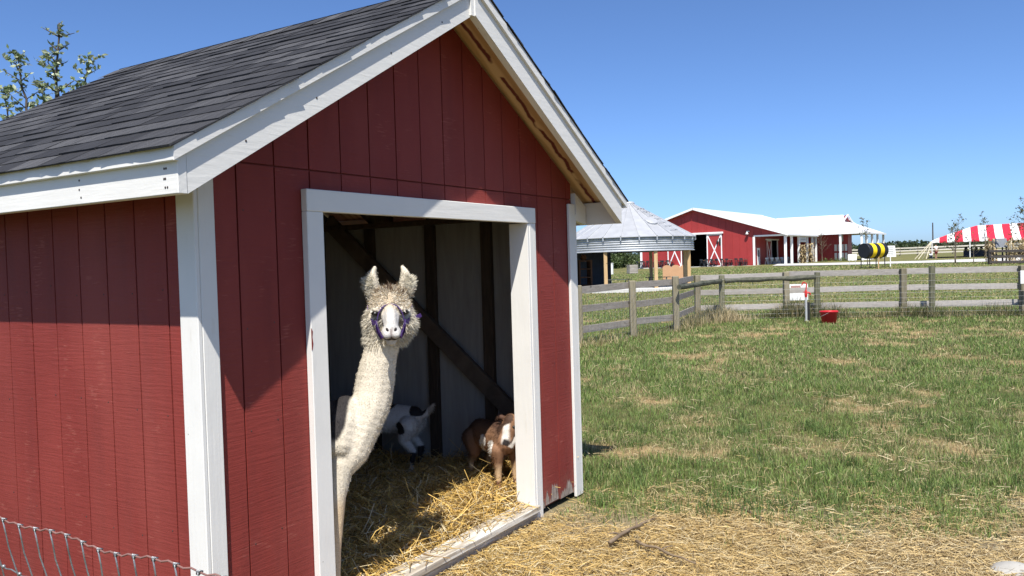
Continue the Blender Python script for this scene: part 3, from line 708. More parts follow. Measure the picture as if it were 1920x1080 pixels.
# yard hydrant
M_REDMET = simple('red_enamel', (.48, .035, .03), .4, .1, 12., .1); M_PIPE = simple('galvanised_pipe', (.62, .62, .60), .4, .12, 30., .1, metal=.5)
M_BLACK = simple('black_post', (.02, .02, .02), .6, .2)
b = G(6.99, 19.42); hyd = empty('water_hydrant', b, site_rot(), 'red handled yard water pump on a thin grey pipe by the fence', 'water pump')
MB().tube([(0, 0, -.05), (0, 0, .60)], .026, 10).tube([(0, 0, -.02), (0, 0, .03)], .05, 10).build('standpipe', M_PIPE, hyd)
MB().tube([(0, 0, .58), (0, 0, .64), (0, 0, .72), (0, 0, .75)], [.028, .036, .032, .022], 10).tube([(0, 0, .68), (.06, -.01, .69), (.09, -.01, .675), (.10, -.01, .635)], [.024, .022, .02, .018], 8).build('spout_head', M_REDMET, hyd)
MB().bar((.0, 0, .74), (.022, 0, .90), .02, .026, .003).bar((.022, 0, .90), (-.055, 0, .945), .02, .026, .003).bar((-.055, 0, .945), (-.10, 0, .86), .02, .024, .003).bar((-.02, .0, .69), (-.07, 0, .71), .02, .016, .003).build('lever_handle', M_REDMET, hyd)
MB().bar((.075, .05, -.1), (.075, .05, .46), .045, .045, .006).build('support_stake', M_BLACK, hyd)
# bucket
bk = empty('red_bucket', G(7.22, 18.62, .02), .3, 'red plastic bucket with a rolled rim tipped slightly in the grass by the water pump', 'bucket')
Mt = Matrix.Rotation(.10, 4, 'Y'); prof = [(.0, .012), (.145, .012), (.15, 0), (.155, 0), (.185, .23), (.205, .235), (.21, .262), (.195, .285), (.18, .28), (.172, .26), (.145, .03), (.0, .025)]
MB().lathe(prof, 28, Mt).build('tub', M_REDMET if False else simple('red_plastic', (.50, .022, .03), .38, .08, 6., .05), bk, True)
MB().tube([Mt @ Vector((.195 * math.cos(t), .195 * math.sin(t) * .98 - .0, .245 - .10 * math.sin(t) * (1 if math.sin(t) > 0 else 0))) for t in [math.pi * k / 12 for k in range(13)]], .004, 6).build('bail_handle', M_PIPE, bk)
# white box sign behind the rails and the one at the right edge
M_SIGNW = simple('white_sign_board', (.78, .78, .76), .5, .04, 5., .03); M_PINK = simple('faded_red_print', (.45, .25, .22), .6, .3, 30., 0.)
b = G(8.47, 24.2); sg = empty('low_sign', b, site_rot(), 'low white sign board with a faded red strip standing behind the fence rails', 'sign')
MBB(-.30, .30, -.02, .02, .18, .66, .004).build('panel', M_SIGNW, sg); MBB(-.21, .08, -.0245, -.0205, .53, .62).build('faded_print', M_PINK, sg)
for x in (-.24, .24): MBB(x - .02, x + .02, .021, .05, -.1, .5, .003).build('stake', M_FPOST, sg)
b = G(12.05, 18.95); sg = empty('fence_sign', b, site_rot(), 'plain white sign hung on the fence rail at the right edge', 'sign')
MBB(-.34, -.075, -.17, -.15, .76, 1.06, .003).build('panel', M_SIGNW, sg); MBB(-.24, -.2, -.149, -.0, .98, 1.02, .003).build('bracket', M_PIPE, sg)
# sticks and the stone in front
M_STICK = wood('dry_branch', (.09, .065, .045), (.24, .18, .12), (12, 12, 12))
def stick(p, q, r, name, label, twigs=()):
    p = Vector(p); q = Vector(q); pts = [p.lerp(q, t / 9) + Vector((random.uniform(-.012, .012), random.uniform(-.012, .012), random.uniform(0, .008))) for t in range(10)]
    mb = MB().tube(pts, [r * (1 - .06 * t) * random.uniform(.85, 1.15) for t in range(10)], 7)
    for t, v in twigs: a = p.lerp(q, t); mb.tube([a, a + Vector(v) * .5 + Vector((0, 0, .01)), a + Vector(v)], [r * .55, r * .4, r * .2], 5)
    return tag(mb.build(name, M_STICK, smooth=True), label, 'branch')
stick((2.20, -.66, .045), (2.80, -.72, .035), .0125, 'fallen_branch', 'thick grey brown branch lying on the straw near the door casing', [(.55, (.10, .05, .03)), (.25, (-.07, .06, .02))])
stick((2.27, -.80, .045), (2.10, -1.22, .045), .009, 'fallen_branch', 'thin dark twig lying on the straw, nearer than the thick branch', [(.4, (.08, -.06, .01))])
stick((2.98, -1.32, .045), (3.2, -1.10, .055), .009, 'fallen_branch', 'short tan stick half buried in straw below the lawn edge')
mb = MB().ball((2.84, -2.64, -.02), (.16, .12, .065), 14, 9)
mb.v = [(x + .02 * math.sin(9 * y + 3 * x), y, z + .012 * math.sin(14 * x)) for x, y, z in mb.v]
tag(mb.build('field_stone', simple('pale_limestone', (.36, .345, .31), .85, .15, 9., .4), smooth=True), 'smooth pale stone at the bottom right of the straw', 'stone')

# ---------------------------------------------------------------- the woven wire panel beside the shed's left wall
M_KNOT = simple('wire_knot', (.26, .265, .27), .42, .2, 60., .3, metal=.55); M_TOPW = simple('copper_tinged_wire', (.25, .13, .11), .55, .2, 30., .1, metal=.1)
wf = empty('goat_wire_fence', (-1.268, -1.4, 0), 0, 'woven wire goat fence with close upright stays beside the left red wall', 'wire fence')
def wy(k): return .80 - k * .0508 - 1.12 + 1.12
lean = Vector((.10, .02, -.52)).normalized()                              # the mesh leans, foot away from the visitor
def top(y): return Vector((-1.268 + .006 * math.sin(y * 9), y, 1.222 + .004 * math.sin(y * 23) + .006 * math.sin(y * 6)))
ys = [-.45 - .0508 * k for k in range(34)]
fine = [ys[0] - .0508 * k / 3 for k in range(len(ys) * 3 - 2)]
MB().tube([top(y) + Vector((0, 0, .0025 * math.sin((y - ys[0]) / .0508 * 2 * math.pi))) for y in fine], .0017, 6).build('top_wire', M_TOPW, wf, True, world=True)
for r in range(1, 10):
    MB().tube([top(y) + lean * (.108 * r) + Vector((0, 0, .002 * math.sin((y - ys[0]) / .0508 * 2 * math.pi))) for y in fine[::1]], .0014, 5).build('level_wire', M_KNOT, wf, True, world=True)
for y in ys:
    pts = []
    for r in range(0, 37):
        bow = .007 * math.sin(r / 4 * math.pi) ** 2 if r % 4 else 0
        pts.append(top(y) + lean * (.108 * r / 4) + Vector((-.002, -.010 * min(r, 6) / 6 + bow * random.uniform(.6, 1.2), 0)))
    MB().tube(pts, .0014, 5).build('stay_wire', M_KNOT, wf, True, world=True)
kb = None
for y in ys:
    for r in range(0, 3):
        c = top(y) + lean * (.108 * r); mb = MB(); n = 9
        if r == 0:
            pts = [c + Vector((.0034 * math.cos(t * 2.1), (t / n - .5) * .008, .0034 * math.sin(t * 2.1))) for t in range(n + 1)]
            mb.tube(pts, .0017, 5)
        else: mb.ball(c + Vector((0, -.009, 0)), (.0036, .0045, .0036), 7, 5)
        mb.build('wire_knot', M_KNOT, wf, True, world=True)
MB().tube([(-1.262, -.43, -.3), (-1.262, -.43, 1.30)], .04, 10).build('end_post', M_GPOST, wf, world=True)
MB().tube([(-1.262, -2.16, -.3), (-1.262, -2.16, 1.18)], .04, 10).build('end_post', M_GPOST, wf, world=True)
# ================================================================ the round pavilion (a grain bin roof on posts)
M_GALV = simple('galvanised_sheet', (.48, .50, .52), .42, .10, 4., .08, metal=.35); M_GALVR = simple('galvanised_roof', (.45, .46, .475), .45, .09, 3., .1, metal=.3)
M_NAVY = simple('dark_back_panel', (.022, .028, .045), .6, .2, 5., .1); M_CONC = simple('pale_concrete', (.58, .57, .54), .85, .08, 4., .2)
M_PIC = wood('picnic_wood', (.06, .07, .06), (.14, .15, .13), (4, 4, 4)); M_BROWN = wood('brown_timber', (.07, .035, .02), (.18, .09, .05), (8, 8, 4))
gz0 = G(5.55, 38.3); gaz = empty('bin_pavilion', gz0, site_rot(), 'round open pavilion with a ribbed silver cone roof and corrugated ring on timber posts', 'pavilion')
MB().lathe([(0, -.3), (3.25, -.3), (3.25, .06), (3.2, .075), (0, .075)], 40).build('floor_pad', M_CONC, gaz)
NS = 24; RE, ZE, RT, ZT = 3.06, 2.33, .24, 3.93
for k in range(NS):
    a0, a1 = 2 * math.pi * k / NS, 2 * math.pi * (k + 1) / NS; mb = MB(); P = lambda r, a, z: (r * math.cos(a), r * math.sin(a), z)
    e = .006; rise = .035
    mb.add([P(RE, a0 + e, ZE), P(RE, a1 - e, ZE), P(RT, a1 - e, ZT), P(RT, a0 + e, ZT), P(RE, a0 + e, ZE - .02), P(RE, a1 - e, ZE - .02)], [(0, 1, 2, 3), (4, 5, 1, 0)])
    mb.bar(P(RE, a0, ZE + .014), P(RT, a0, ZT + .014), .05, .04)
    mb.build('roof_panel', M_GALVR, gaz)
    MB().bar(P(RE - .03, a0, ZE + .03), P(RE - .03, a0, ZE - .16), .045, .05, up=(math.cos(a0), math.sin(a0), 0)).build('eave_clip', M_GALV, gaz)
MB().lathe([(.27, 3.88), (.30, 3.95), (.30, 4.01), (.22, 4.05), (0, 4.07)], 20).build('roof_cap', M_GALVR, gaz, True)
prof = [(2.95, 1.72)]
for i in range(49): prof.append((2.95 + .022 * math.cos(i / 8 * 2 * math.pi), 1.73 + .60 * i / 48))
MB().lathe(prof, 48).build('ring_wall', M_GALV, gaz, True)
MB().lathe([(2.90, 1.70), (2.99, 1.70), (2.99, 1.735), (2.90, 1.735)], 48).build('ring_hoop', M_GALV, gaz)
for ang in (-30, 15, 60, 105, 150, 195, 240, 285):
    a = R_(ang - 90); c = Vector((2.84 * math.cos(a), 2.84 * math.sin(a), 0)); MB().box(c.x - .075, c.x + .075, c.y - .075, c.y + .075, .0, 1.9, .008).build('timber_post', M_LUMBER, gaz)
pb = MB(); n = 14
for i in range(n):
    a, b = R_(192 - 90 + 96 * i / n), R_(192 - 90 + 96 * (i + 1) / n); pb.add([(2.72 * math.cos(t), 2.72 * math.sin(t), z) for t in (a, b) for z in (.08, 2.0)], [(0, 2, 3, 1)])
    pb.add([(2.69 * math.cos(t), 2.69 * math.sin(t), z) for t in (a, b) for z in (.08, 2.0)], [(1, 3, 2, 0)])
pb.build('back_wall', M_NAVY, gaz)
for k in range(7):
    a = R_(41 - 90); r = .75 + .31 * k; z = ZE + (RE - r) * (ZT - ZE) / (RE - RT) + .06; t = Vector((-math.sin(a), math.cos(a), 0)); c = Vector((r * math.cos(a), r * math.sin(a), z))
    mb = MB().tube([c - t * .24 - Vector((0, 0, .06)), c - t * .24, c + t * .24, c + t * .24 - Vector((0, 0, .06))], .016, 6); mb.build('ladder_rung', M_GALV, gaz)
a = R_(24 - 90); r = 1.85; c = Vector((r * math.cos(a), r * math.sin(a), ZE + (RE - r) * .567)); Mh = Matrix.Translation(c) @ Matrix.Rotation(a, 4, 'Z') @ Matrix.Rotation(.516, 4, 'Y')
MB().lathe([(0, .09), (.27, .085), (.30, .07), (.30, -.02)], 18, Mh).build('roof_hatch', M_GALVR, gaz)
def picnic(s, d, rz, lab):
    g = G(s, d, .08 if math.hypot(s - 5.55, d - 38.3) < 3 else 0); t = empty('picnic_table', g, site_rot() + rz, lab, 'picnic table', 'picnic tables in the round pavilion')
    t.scale = (.62, .62, .62)
    for i in range(5): MBB(-.9, .9, -.36 + .147 * i, -.36 + .147 * i + .13, .70, .74, .004).build('top_plank', M_PIC, t)
    for y in (-.72, .72): MBB(-.9, .9, y - .13, y + .13, .42, .455, .004).build('bench_plank', M_PIC, t)
    for x in (-.62, .62):
        for sg in (-1, 1): MB().bar((x, sg * .25, .70), (x, sg * .62, .0), .04, .09).build('leg', M_PIC, t)
        MBB(x - .02, x + .02, -.8, .8, .36, .42).build('cross_beam', M_PIC, t)
picnic(4.75, 36.3, .15, 'dark picnic table left of centre under the round pavilion'); picnic(6.55, 36.6, -.1, 'dark picnic table right of centre under the round pavilion')
b = G(3.45, 39.0, .08); cab = empty('wooden_stand', b, site_rot() + .3, 'tall brown timber stand with shelves at the back of the round pavilion', 'stand')
for x in (-.3, .3): MBB(x - .04, x + .04, -.25, .25, 0, 1.35, .005).build('side_panel', M_BROWN, cab)
for z in (.12, .5, .9, 1.28): MBB(-.26, .26, -.25, .25, z, z + .05, .005).build('shelf', M_BROWN, cab)
MB().lathe([(.12, 1.35), (.16, 1.45), (.10, 1.6), (0, 1.62)], 12).build('top_pot', M_BROWN, cab)
# scalloped tan panel, crate, post, bush beyond
M_TAN = simple('tan_plywood', (.46, .27, .15), .7, .08, 3., .1)
def scallop(n, w, h0, r):
    pts = [(-w / 2, 0), (w / 2, 0), (w / 2, h0)]
    for k in range(n):
        c = w / 2 - (k + .5) * w / n
        for j in range(9): a = math.pi * j / 8; pts.append((c + w / n / 2 * math.cos(a), h0 + r * math.sin(a)))
    return pts
sp = empty('scalloped_panel', G(9.05, 45), site_rot(), 'tan plywood panel with a scalloped top edge standing beside the pavilion', 'panel')
MB().prism(scallop(3, 1.45, .62, .16), -.012, .012).build('board', M_TAN, sp)
for x in (-.6, .6): MB().bar((x, .03, 0), (x, .03, .6), .04, .04).bar((x, .05, .5), (x, .4, 0), .04, .04).build('prop', M_LUMBER, sp)
M_CRATEW = wood('grey_crate_wood', (.20, .18, .16), (.42, .39, .35), (4, 4, 25))
cr = empty('slatted_bin', G(11.1, 75), site_rot() + .2, 'weathered grey slatted wooden bin beyond the pavilion posts', 'wooden bin'); cr.scale = (.72, .72, .8)
for side in range(4):
    Ms = Matrix.Rotation(side * math.pi / 2, 4, 'Z')
    for k in range(7): MB().box(-.55, .55, -.57, -.54, .05 + k * .14, .05 + k * .14 + .12, .003, Ms).build('slat', M_CRATEW, cr)
    MB().box(-.57, -.50, -.54, -.47, 0, 1.05, .004, Ms).build('corner_post', M_CRATEW, cr)
MBB(-.5, .5, -.5, .5, .03, .06).build('floor_board', M_CRATEW, cr)
bp = empty('short_white_post', G(9.2, 75), 0, 'short white post left of the grey slatted bin', 'post'); MBB(-.12, .12, -.12, .12, -.2, 1.0, .02).build('shaft', M_SIGNW, bp); MBB(-.15, .15, -.15, .15, 1.0, 1.06, .02).build('post_cap', M_SIGNW, bp)

# ---------------------------------------------------------------- trees, bushes, leaves
def leaf_cloud(mb, c, r, n, size, col, rnd, flat=1.):
    for _ in range(n):
        v = Vector((rnd.gauss(0, 1), rnd.gauss(0, 1), rnd.gauss(0, 1))).normalized() * rnd.random() ** .5; p = Vector(c) + Vector((v.x * r, v.y * r, v.z * r * flat))
        leaf(mb, p, size * rnd.uniform(.6, 1.3), col, rnd)
def leaf(mb, p, L, col, rnd, direction=None, wd=.27):
    d = (direction or Vector((rnd.gauss(0, 1), rnd.gauss(0, 1), rnd.gauss(-.2, .7)))).normalized(); sd = d.cross(Vector((rnd.gauss(0, 1), rnd.gauss(0, 1), rnd.gauss(0, 1)))).normalized() * L * wd; up = d.cross(sd).normalized() * L * .06
    k = rnd.uniform(.7, 1.3); c = tuple(min(1, x * k) for x in col)
    mb.add([p, p + d * L * .45 + sd + up, p + d * L, p + d * L * .45 - sd + up], [(0, 1, 2), (0, 2, 3)], c)
M_LEAF = tint_mat('tree_leaves', .45, .28, .35); M_BARK = wood('thin_bark', (.10, .08, .06), (.24, .20, .15), (14, 14, 4)); M_BARKD = wood('dark_bark', (.045, .035, .03), (.12, .10, .08), (14, 14, 4))
def young_tree(name, base, h, spread, label, leaves, leafsize, col, cols2, stems=1, bare=.0, seed=0, r0=.035, crown=.35, bark=None, nb=16, group=None, leaf_on=.0):
    rnd = random.Random(seed); root = empty(name, base, rnd.uniform(0, 6), label, 'tree', group); tr = MB(); lf = MB(); ends = []
    for st in range(stems):
        ang = rnd.uniform(0, 6.28); o = Vector((math.cos(ang), math.sin(ang), 0)) * (.06 * st); pts = []
        lx, ly = rnd.uniform(-.09, .09) * h, rnd.uniform(-.09, .09) * h; hh = h * (1 if st == 0 else rnd.uniform(.62, .9))
        for i in range(9):
            t = i / 8; pts.append(o + Vector((lx * t * t + rnd.gauss(0, .008) * h * t, ly * t * t + rnd.gauss(0, .008) * h * t, hh * t - .1 * (i == 0))))
        tr.tube(pts, [r0 * (1 - .85 * i / 8) * (1 if st == 0 else .7) for i in range(9)], 7)
        for b in range(nb):
            t = crown + (1 - crown) * (b + rnd.random() * .8) / nb; i = min(int(t * 8), 7); p = pts[i].lerp(pts[i + 1], t * 8 - i)
            a = b * 2.4 + rnd.uniform(-.5, .5); L = spread * (1.05 - .75 * (t - crown) / (1 - crown)) * rnd.uniform(.6, 1.1); up = rnd.uniform(.5, 1.1)
            d = Vector((math.cos(a), math.sin(a), up)).normalized(); q = [p, p + d * L * .5 + Vector((0, 0, -.02 * L)), p + d * L + Vector((0, 0, .08 * L))]
            tr.tube(q, [r0 * .30 * (1 - .4 * t), r0 * .2, r0 * .08], 5)
            ends.append((q, L))
            for k in range(2):
                f = rnd.uniform(.35, .9); pp = q[0].lerp(q[2], f); d2 = (d + Vector((rnd.gauss(0, .6), rnd.gauss(0, .6), rnd.gauss(.1, .4)))).normalized(); e2 = pp + d2 * L * .4; tr.tube([pp, e2], [r0 * .13, r0 * .05], 4); ends.append(([pp, pp.lerp(e2, .5), e2], L * .4))
        ends.append(([pts[5], pts[7], pts[8]], h * .2))
    cand = [e for e in ends if e[0][2].z > h * leaf_on]
    for _ in range(leaves):
        q, L = rnd.choice(cand); t = rnd.random() ** .7; p = q[0].lerp(q[1], t * 2) if t < .5 else q[1].lerp(q[2], t * 2 - 1); p = p + Vector((rnd.gauss(0, .035), rnd.gauss(0, .035), rnd.gauss(0, .035))) * spread
        leaf(lf, p, leafsize * rnd.uniform(.6, 1.25), col if rnd.random() < .6 else cols2, rnd)
    tr.build('trunk', bark or M_BARK, root, True)
    if leaves: lf.build('crown', M_LEAF, root)
    return root
# the leafy sapling behind the shed, its shoots reaching above the far eave
rnd = random.Random(21); root = empty('leafy_sapling', (2.95, 6.42, 0), 0, 'slim young tree with pale green leaves rising behind the shed roof', 'tree')
tr = MB(); lf = MB()
def shoot(pts, r, nl, w):
    pts = [Vector(p) for p in pts]; full = []
    for a, b in zip(pts[:-1], pts[1:]):
        for k in range(5): full.append(a.lerp(b, k / 5) + Vector((rnd.gauss(0, .006), rnd.gauss(0, .006), 0)))
    full.append(pts[-1]); n = len(full); tr.tube(full, [r * (1 - .8 * i / n) for i in range(n)], 6)
    for k in range(nl + 3):
        t = min(.3 + .7 * (k / nl), 1.); i = min(int(t * (n - 1)), n - 2); p = full[i]; a = k * 2.4 + rnd.random(); L = w * (1.4 - t * .7) * rnd.uniform(.4, 1.3)
        d = Vector((math.cos(a), math.sin(a), rnd.uniform(.3, 1.0))).normalized(); e = p + d * L; tr.tube([p, p + d * L * .6, e], [r * .3, r * .2, r * .1], 4)
        for j in range(10):
            c = (.36, .40, .25) if rnd.random() < .55 else (.16, .215, .09)
            leaf(lf, p + d * L * rnd.uniform(.2, 1.1), rnd.uniform(.035, .08), c, rnd, Vector((rnd.gauss(0, 1), rnd.gauss(0, 1), rnd.gauss(.1, .6))), .30)
shoot([(0, 0, 0), (.05, -.04, 1.8), (.06, -.05, 2.9), (.10, -.10, 3.7), (.14, -.15, 4.46)], .035, 26, .24)
shoot([(.05, -.04, 2.3), (-.06, .12, 3.2), (-.09, .22, 3.75), (-.12, .26, 4.17)], .022, 22, .20)
shoot([(.05, -.04, 2.2), (-.12, .24, 3.0), (-.17, .36, 3.4), (-.2, .40, 3.78)], .018, 18, .17)
shoot([(.06, -.05, 2.8), (.20, -.22, 3.45), (.27, -.34, 3.75), (.32, -.43, 4.06)], .018, 18, .18)
shoot([(.06, -.05, 2.9), (.12, -.14, 3.5), (.10, -.08, 3.9), (.06, -.02, 4.12)], .016, 14, .18)
shoot([(.05, -.04, 2.6), (0.0, .05, 3.3), (0.02, .02, 3.6), (.02, .04, 3.8)], .015, 12, .16)
tr.build('trunk', M_BARKD, root, True); lf.build('crown', M_LEAF, root)

# ================================================================ the red barn with its wing
E1 = Vector((.82 * RH.x - .57 * FH.x, .82 * RH.y - .57 * FH.y, 0)).normalized(); E2 = Vector((.57 * RH.x + .82 * FH.x, .57 * RH.y + .82 * FH.y, 0)).normalized()
bo = XY(22.8, 101); Mb = Matrix((E1, E2, Vector((0, 0, 1)))).transposed().to_4x4(); Mb.translation = Vector((bo[0], bo[1], .66))
barn = empty('red_barn', None, label='long red barn with white metal roof, X braced doors and a porch wing', cat='barn', M=Mb)
def BP(t, q, z=0.): return Mb @ Vector((t, q, z))
M_BRED = simple('barn_red_metal', (.315, .036, .035), .45, .06, 1.2, .03); M_BWHITE = simple('barn_white_trim', (.80, .80, .79), .45, .03, 2., .02); M_BROOF = simple('white_metal_roof', (.82, .83, .84), .4, .03, 1., .03)
M_DARK = simple('interior_shade', (.02, .022, .026), .8, .1, 2., 0.)  # near black: the shade inside the barn is put into the colour
RZ, SL = 7.28, .315
def rz(t): return RZ - SL * abs(t)
NP = 17; tw = [-7.42 + 14.74 * k / NP for k in range(NP + 1)]
OP0, OP1, OPZ = -1.75, 1.52, 4.02
def gpanel(a, b, z0):
    if b - a < .05: return
    xs = [a, b] if not (a < 0 < b) else [a, 0, b]
    MB().prism([(a, z0), (b, z0)] + [(x, rz(x) - .10) for x in reversed(xs)], 0, .05).bar(((a + .02), -.012, z0 + .02), ((a + .02), -.012, rz(a + .02) - .15), .03, .03).build('wall_panel', M_BRED, barn)
for a, b in zip(tw[:-1], tw[1:]):
    a, b = a + .002, b - .002
    if b <= OP0 or a >= OP1: gpanel(a, b, 0)
    else:
        if a < OP0: gpanel(a, OP0, 0)
        if b > OP1: gpanel(OP1, b, 0)
        gpanel(max(a, OP0), min(b, OP1), OPZ)
for k in range(4): a, b = 7.32 + k * .92 + .03, 7.32 + (k + 1) * .92 - .01; MB().prism([(a, 3.66), (b, 3.66), (b, rz(b) - .10), (a, rz(a) - .10)], 0, .05).build('wall_panel', M_BRED, barn)
for k in range(26):
    q0, q1 = .06 + k, .06 + k + .99
    z = rz(7.42) - .25
    MBB(-7.42, -7.36, q0, q1, 0, z).build('side_panel', M_BRED, barn)
    if not (6 <= q0 < 9): MBB(7.26, 7.32, q0, q1, 0, z + .03).build('side_panel', M_BRED, barn)
MBB(7.26, 7.32, 6.06, 9.05, 3.2, rz(7.4) - .2).build('side_panel', M_BRED, barn)
MB().prism([(-7.42, 0), (7.32, 0), (7.32, rz(7.32) - .2), (0, rz(0) - .2), (-7.42, rz(7.42) - .2)], 25.95, 26.05).build('rear_wall', M_BRED, barn)
MBB(-7.3, 7.2, .1, 25.9, .01, .05).build('barn_floor', M_DARK, barn); MBB(-7.3, 7.2, 14, 14.05, .06, 4.6).build('inner_partition', M_DARK, barn)  # floor and partition coloured dark for the shade under the roof
# roof sheets run from ridge to eave
for k in range(27):
    q0, q1 = -.65 + k * 1.0, -.65 + (k + 1) * 1.0 - .012
    for (t0, t1) in ((-7.95, 0), (0, 11.35)):
        te = t0 if t0 else t1
        MB().add([(0, q0, RZ), (0, q1, RZ), (te, q1, rz(te)), (te, q0, rz(te)), (0, q0, RZ - .08), (0, q1, RZ - .08), (te, q1, rz(te) - .08), (te, q0, rz(te) - .08)],
                 [(0, 1, 2, 3), (7, 6, 5, 4), (3, 2, 6, 7), (0, 3, 7, 4), (1, 5, 6, 2)]).bar((0, q0 + .02, RZ + .01), (te, q0 + .02, rz(te) + .01), .03, .03).build('roof_sheet', M_BROOF, barn)
MB().prism([(-.3, RZ - .05), (0, RZ + .06), (.3, RZ - .05), (0, RZ + .03)], -.68, 26.4).build('ridge_cap', M_BROOF, barn)
for te in (-7.97, 11.37):
    MB().bar((te / abs(te) * .05, -.67, rz(.05) - .07), (te, -.67, rz(te) - .07), .05, .24).build('rake_trim', M_BWHITE, barn)
MBB(11.36, 11.46, -.65, 13.1, rz(11.4) - .20, rz(11.4) + .0).build('gutter', M_BWHITE, barn); MBB(-8.05, -7.96, -.65, 26.3, rz(8.0) - .2, rz(8) - .0).build('gutter', M_BWHITE, barn)
MB().tube([(11.4, -.6, 3.62), (11.36, -.45, 3.4), (11.15, -.2, 3.25), (11.1, -.16, .1)], .05, 6).build('downpipe', M_BWHITE, barn)
# gable door
def leaf_door(x0, x1, z1, q, ax='t', nm='sliding_door'):
    def P(a, z, o): return (a, q - o, z) if ax == 't' else (q + o, a, z)
    def rect(mb, a0, a1, z0, z1, o0, o1):
        p, r = P(a0, z0, o0), P(a1, z1, o1); return mb.box(min(p[0], r[0]), max(p[0], r[0]), min(p[1], r[1]), max(p[1], r[1]), z0, z1)
    dl = rect(MB(), x0, x1, .06, z1, .06, .10).build(nm, M_BRED, barn); w = .13
    for a in (x0, x1 - w): rect(MB(), a, a + w, .06, z1, .102, .13).build('door_stile', M_BWHITE, dl)
    for z in (.06, z1 - w): rect(MB(), x0 + w, x1 - w, z, z + w, .102, .13).build('door_rail', M_BWHITE, dl)
    for sg in (0, 1):
        zz = (.2, z1 - .14) if sg else (z1 - .14, .2); MB().bar(P(x0 + w, zz[0], .115 + sg * .024), P(x1 - w, zz[1], .115 + sg * .024), .022, w, up=(0, 0, 1)).build('door_brace', M_BWHITE, dl)
    return dl
leaf_door(1.52, 3.45, 4.02, 0); leaf_door(-3.66, -1.75, 4.02, 0)
MBB(-3.8, 3.62, -.26, -.06, 4.04, 4.26, .01).build('door_track', M_BWHITE, barn)
MB().ball((2.9, -.2, 3.0), (.12, .12, .3), 8, 6).bar((3.2, -.14, 2.7), (3.2, -.14, 3.5), .1, .2).build('door_light', M_BLACK, barn)
MB().box(6.5, 6.85, -.22, -.01, 4.1, 4.2).lathe([(.05, 4.1), (.2, 3.85), (.2, 3.8), (0, 3.95)], 10, Matrix.Translation((6.6, -.3, 0))).build('wall_lamp', M_PIPE, barn)
# porch
MBB(7.33, 11.1, -.10, .10, 3.46, 3.65, .01).build('porch_beam', M_BWHITE, barn); MBB(10.9, 11.1, .11, 13.2, 3.40, 3.62, .01).build('porch_beam', M_BWHITE, barn)
MBB(7.2, 7.46, -.09, -.012, 0, 3.455, .01).build('corner_trim', M_BWHITE, barn); MBB(-7.5, -7.2, -.05, -.012, 0, 4.7, .01).build('corner_trim', M_BWHITE, barn)
for q in (0, 2.5, 5.5, 9.2, 11.6, 13.3): MBB(10.87, 11.13, q - .13, q + .13, .0, 3.45, .02).build('porch_post', M_BWHITE, barn)
MBB(-8.2, 11.5, -1.3, -.11, -.6, .10, .02).build('front_apron', M_CONC, barn); MBB(7.34, 11.5, -.10, 14, -.6, .06, .02).build('porch_floor', M_CONC, barn)
sd = MBB(7.33, 7.38, 1.0, 2.0, .07, 2.15, .01).build('side_door', M_BWHITE, barn); MBB(7.382, 7.39, 1.25, 1.75, 1.1, 1.9).build('door_window', M_DARK, sd); MB().ball((7.41, 1.1, 1.05), .04).build('handle', M_PIPE, sd)
leaf_door(4.5, 6.4, 3.1, 7.32, 'q'); MBB(7.33, 7.48, 4.3, 9.4, 3.12, 3.28).build('door_track', M_BWHITE, barn); MBB(7.33, 7.42, 8.9, 9.1, .06, 3.1).build('door_trim', M_BWHITE, barn); MBB(6.4, 6.45, 6.0, 9.1, .06, 3.2).build('shade_sheet', M_DARK, barn)  # last piece: dark sheet standing in for shade in the side opening
# the wing
EZ, WZ = 3.86, 6.42
wf_ = lambda q: EZ + .3606 * (q - 13) if q <= 20.1 else EZ + .3606 * (27.2 - q)
for k in range(13):
    a, b = 4 + k * .99, 4 + (k + 1) * .99 - .012
    def edge(t): return 20.1 if t <= 13.46 else None
    for sg in (0, 1):
        def qq(q): return q if not sg else 40.2 - q
        def topq(t): return 20.1 if t <= 13.461 else 13 + (16.86 - t) / 3.4 * 4.3
        b2 = min(b, 16.86); pts = [(a, qq(13), EZ), (b2, qq(13), EZ), (b2, qq(topq(b2)), wf_(topq(b2))), (a, qq(topq(a)), wf_(topq(a)))]
        pts2 = [(x, y, z - .08) for x, y, z in pts]
        MB().add(pts + pts2, [(0, 1, 2, 3), (7, 6, 5, 4), (0, 4, 5, 1), (3, 2, 6, 7), (1, 5, 6, 2), (0, 3, 7, 4)]).build('wing_roof_sheet', M_BROOF, barn)
MB().add([(13.45, 17.3, 5.41), (13.45, 22.9, 5.41), (16.86, 27.2, EZ), (16.86, 13, EZ), (13.45, 17.3, 5.33), (13.45, 22.9, 5.33), (16.86, 27.2, EZ - .08), (16.86, 13, EZ - .08)], [(0, 3, 2, 1), (4, 5, 6, 7), (3, 7, 6, 2)]).build('hip_roof', M_BROOF, barn)
MB().prism([(17.4, 5.42), (22.8, 5.42), (20.1, 6.39)], 13.2, 13.3, 'x').build('gablet_wall', M_BRED, barn)
for sg in (-1, 1): MB().bar((13.5, 20.1, 6.40), (13.5, 20.1 + sg * 2.9, 5.36), .14, .16).build('gablet_trim', M_BWHITE, barn)
MBB(11.2, 16.9, 12.92, 13.0, EZ - .2, EZ + .02).build('gutter', M_BWHITE, barn); MBB(16.86, 16.95, 12.92, 27.2, EZ - .2, EZ + .02).build('gutter', M_BWHITE, barn)
for t in (14.06, 16.6): MBB(t - .13, t + .13, 13.07, 13.33, 0, EZ - .1, .02).build('porch_post', M_BWHITE, barn)
for q in (16., 19.5, 23., 27.): MBB(16.47, 16.73, q - .13, q + .13, 0, EZ - .1, .02).build('porch_post', M_BWHITE, barn)
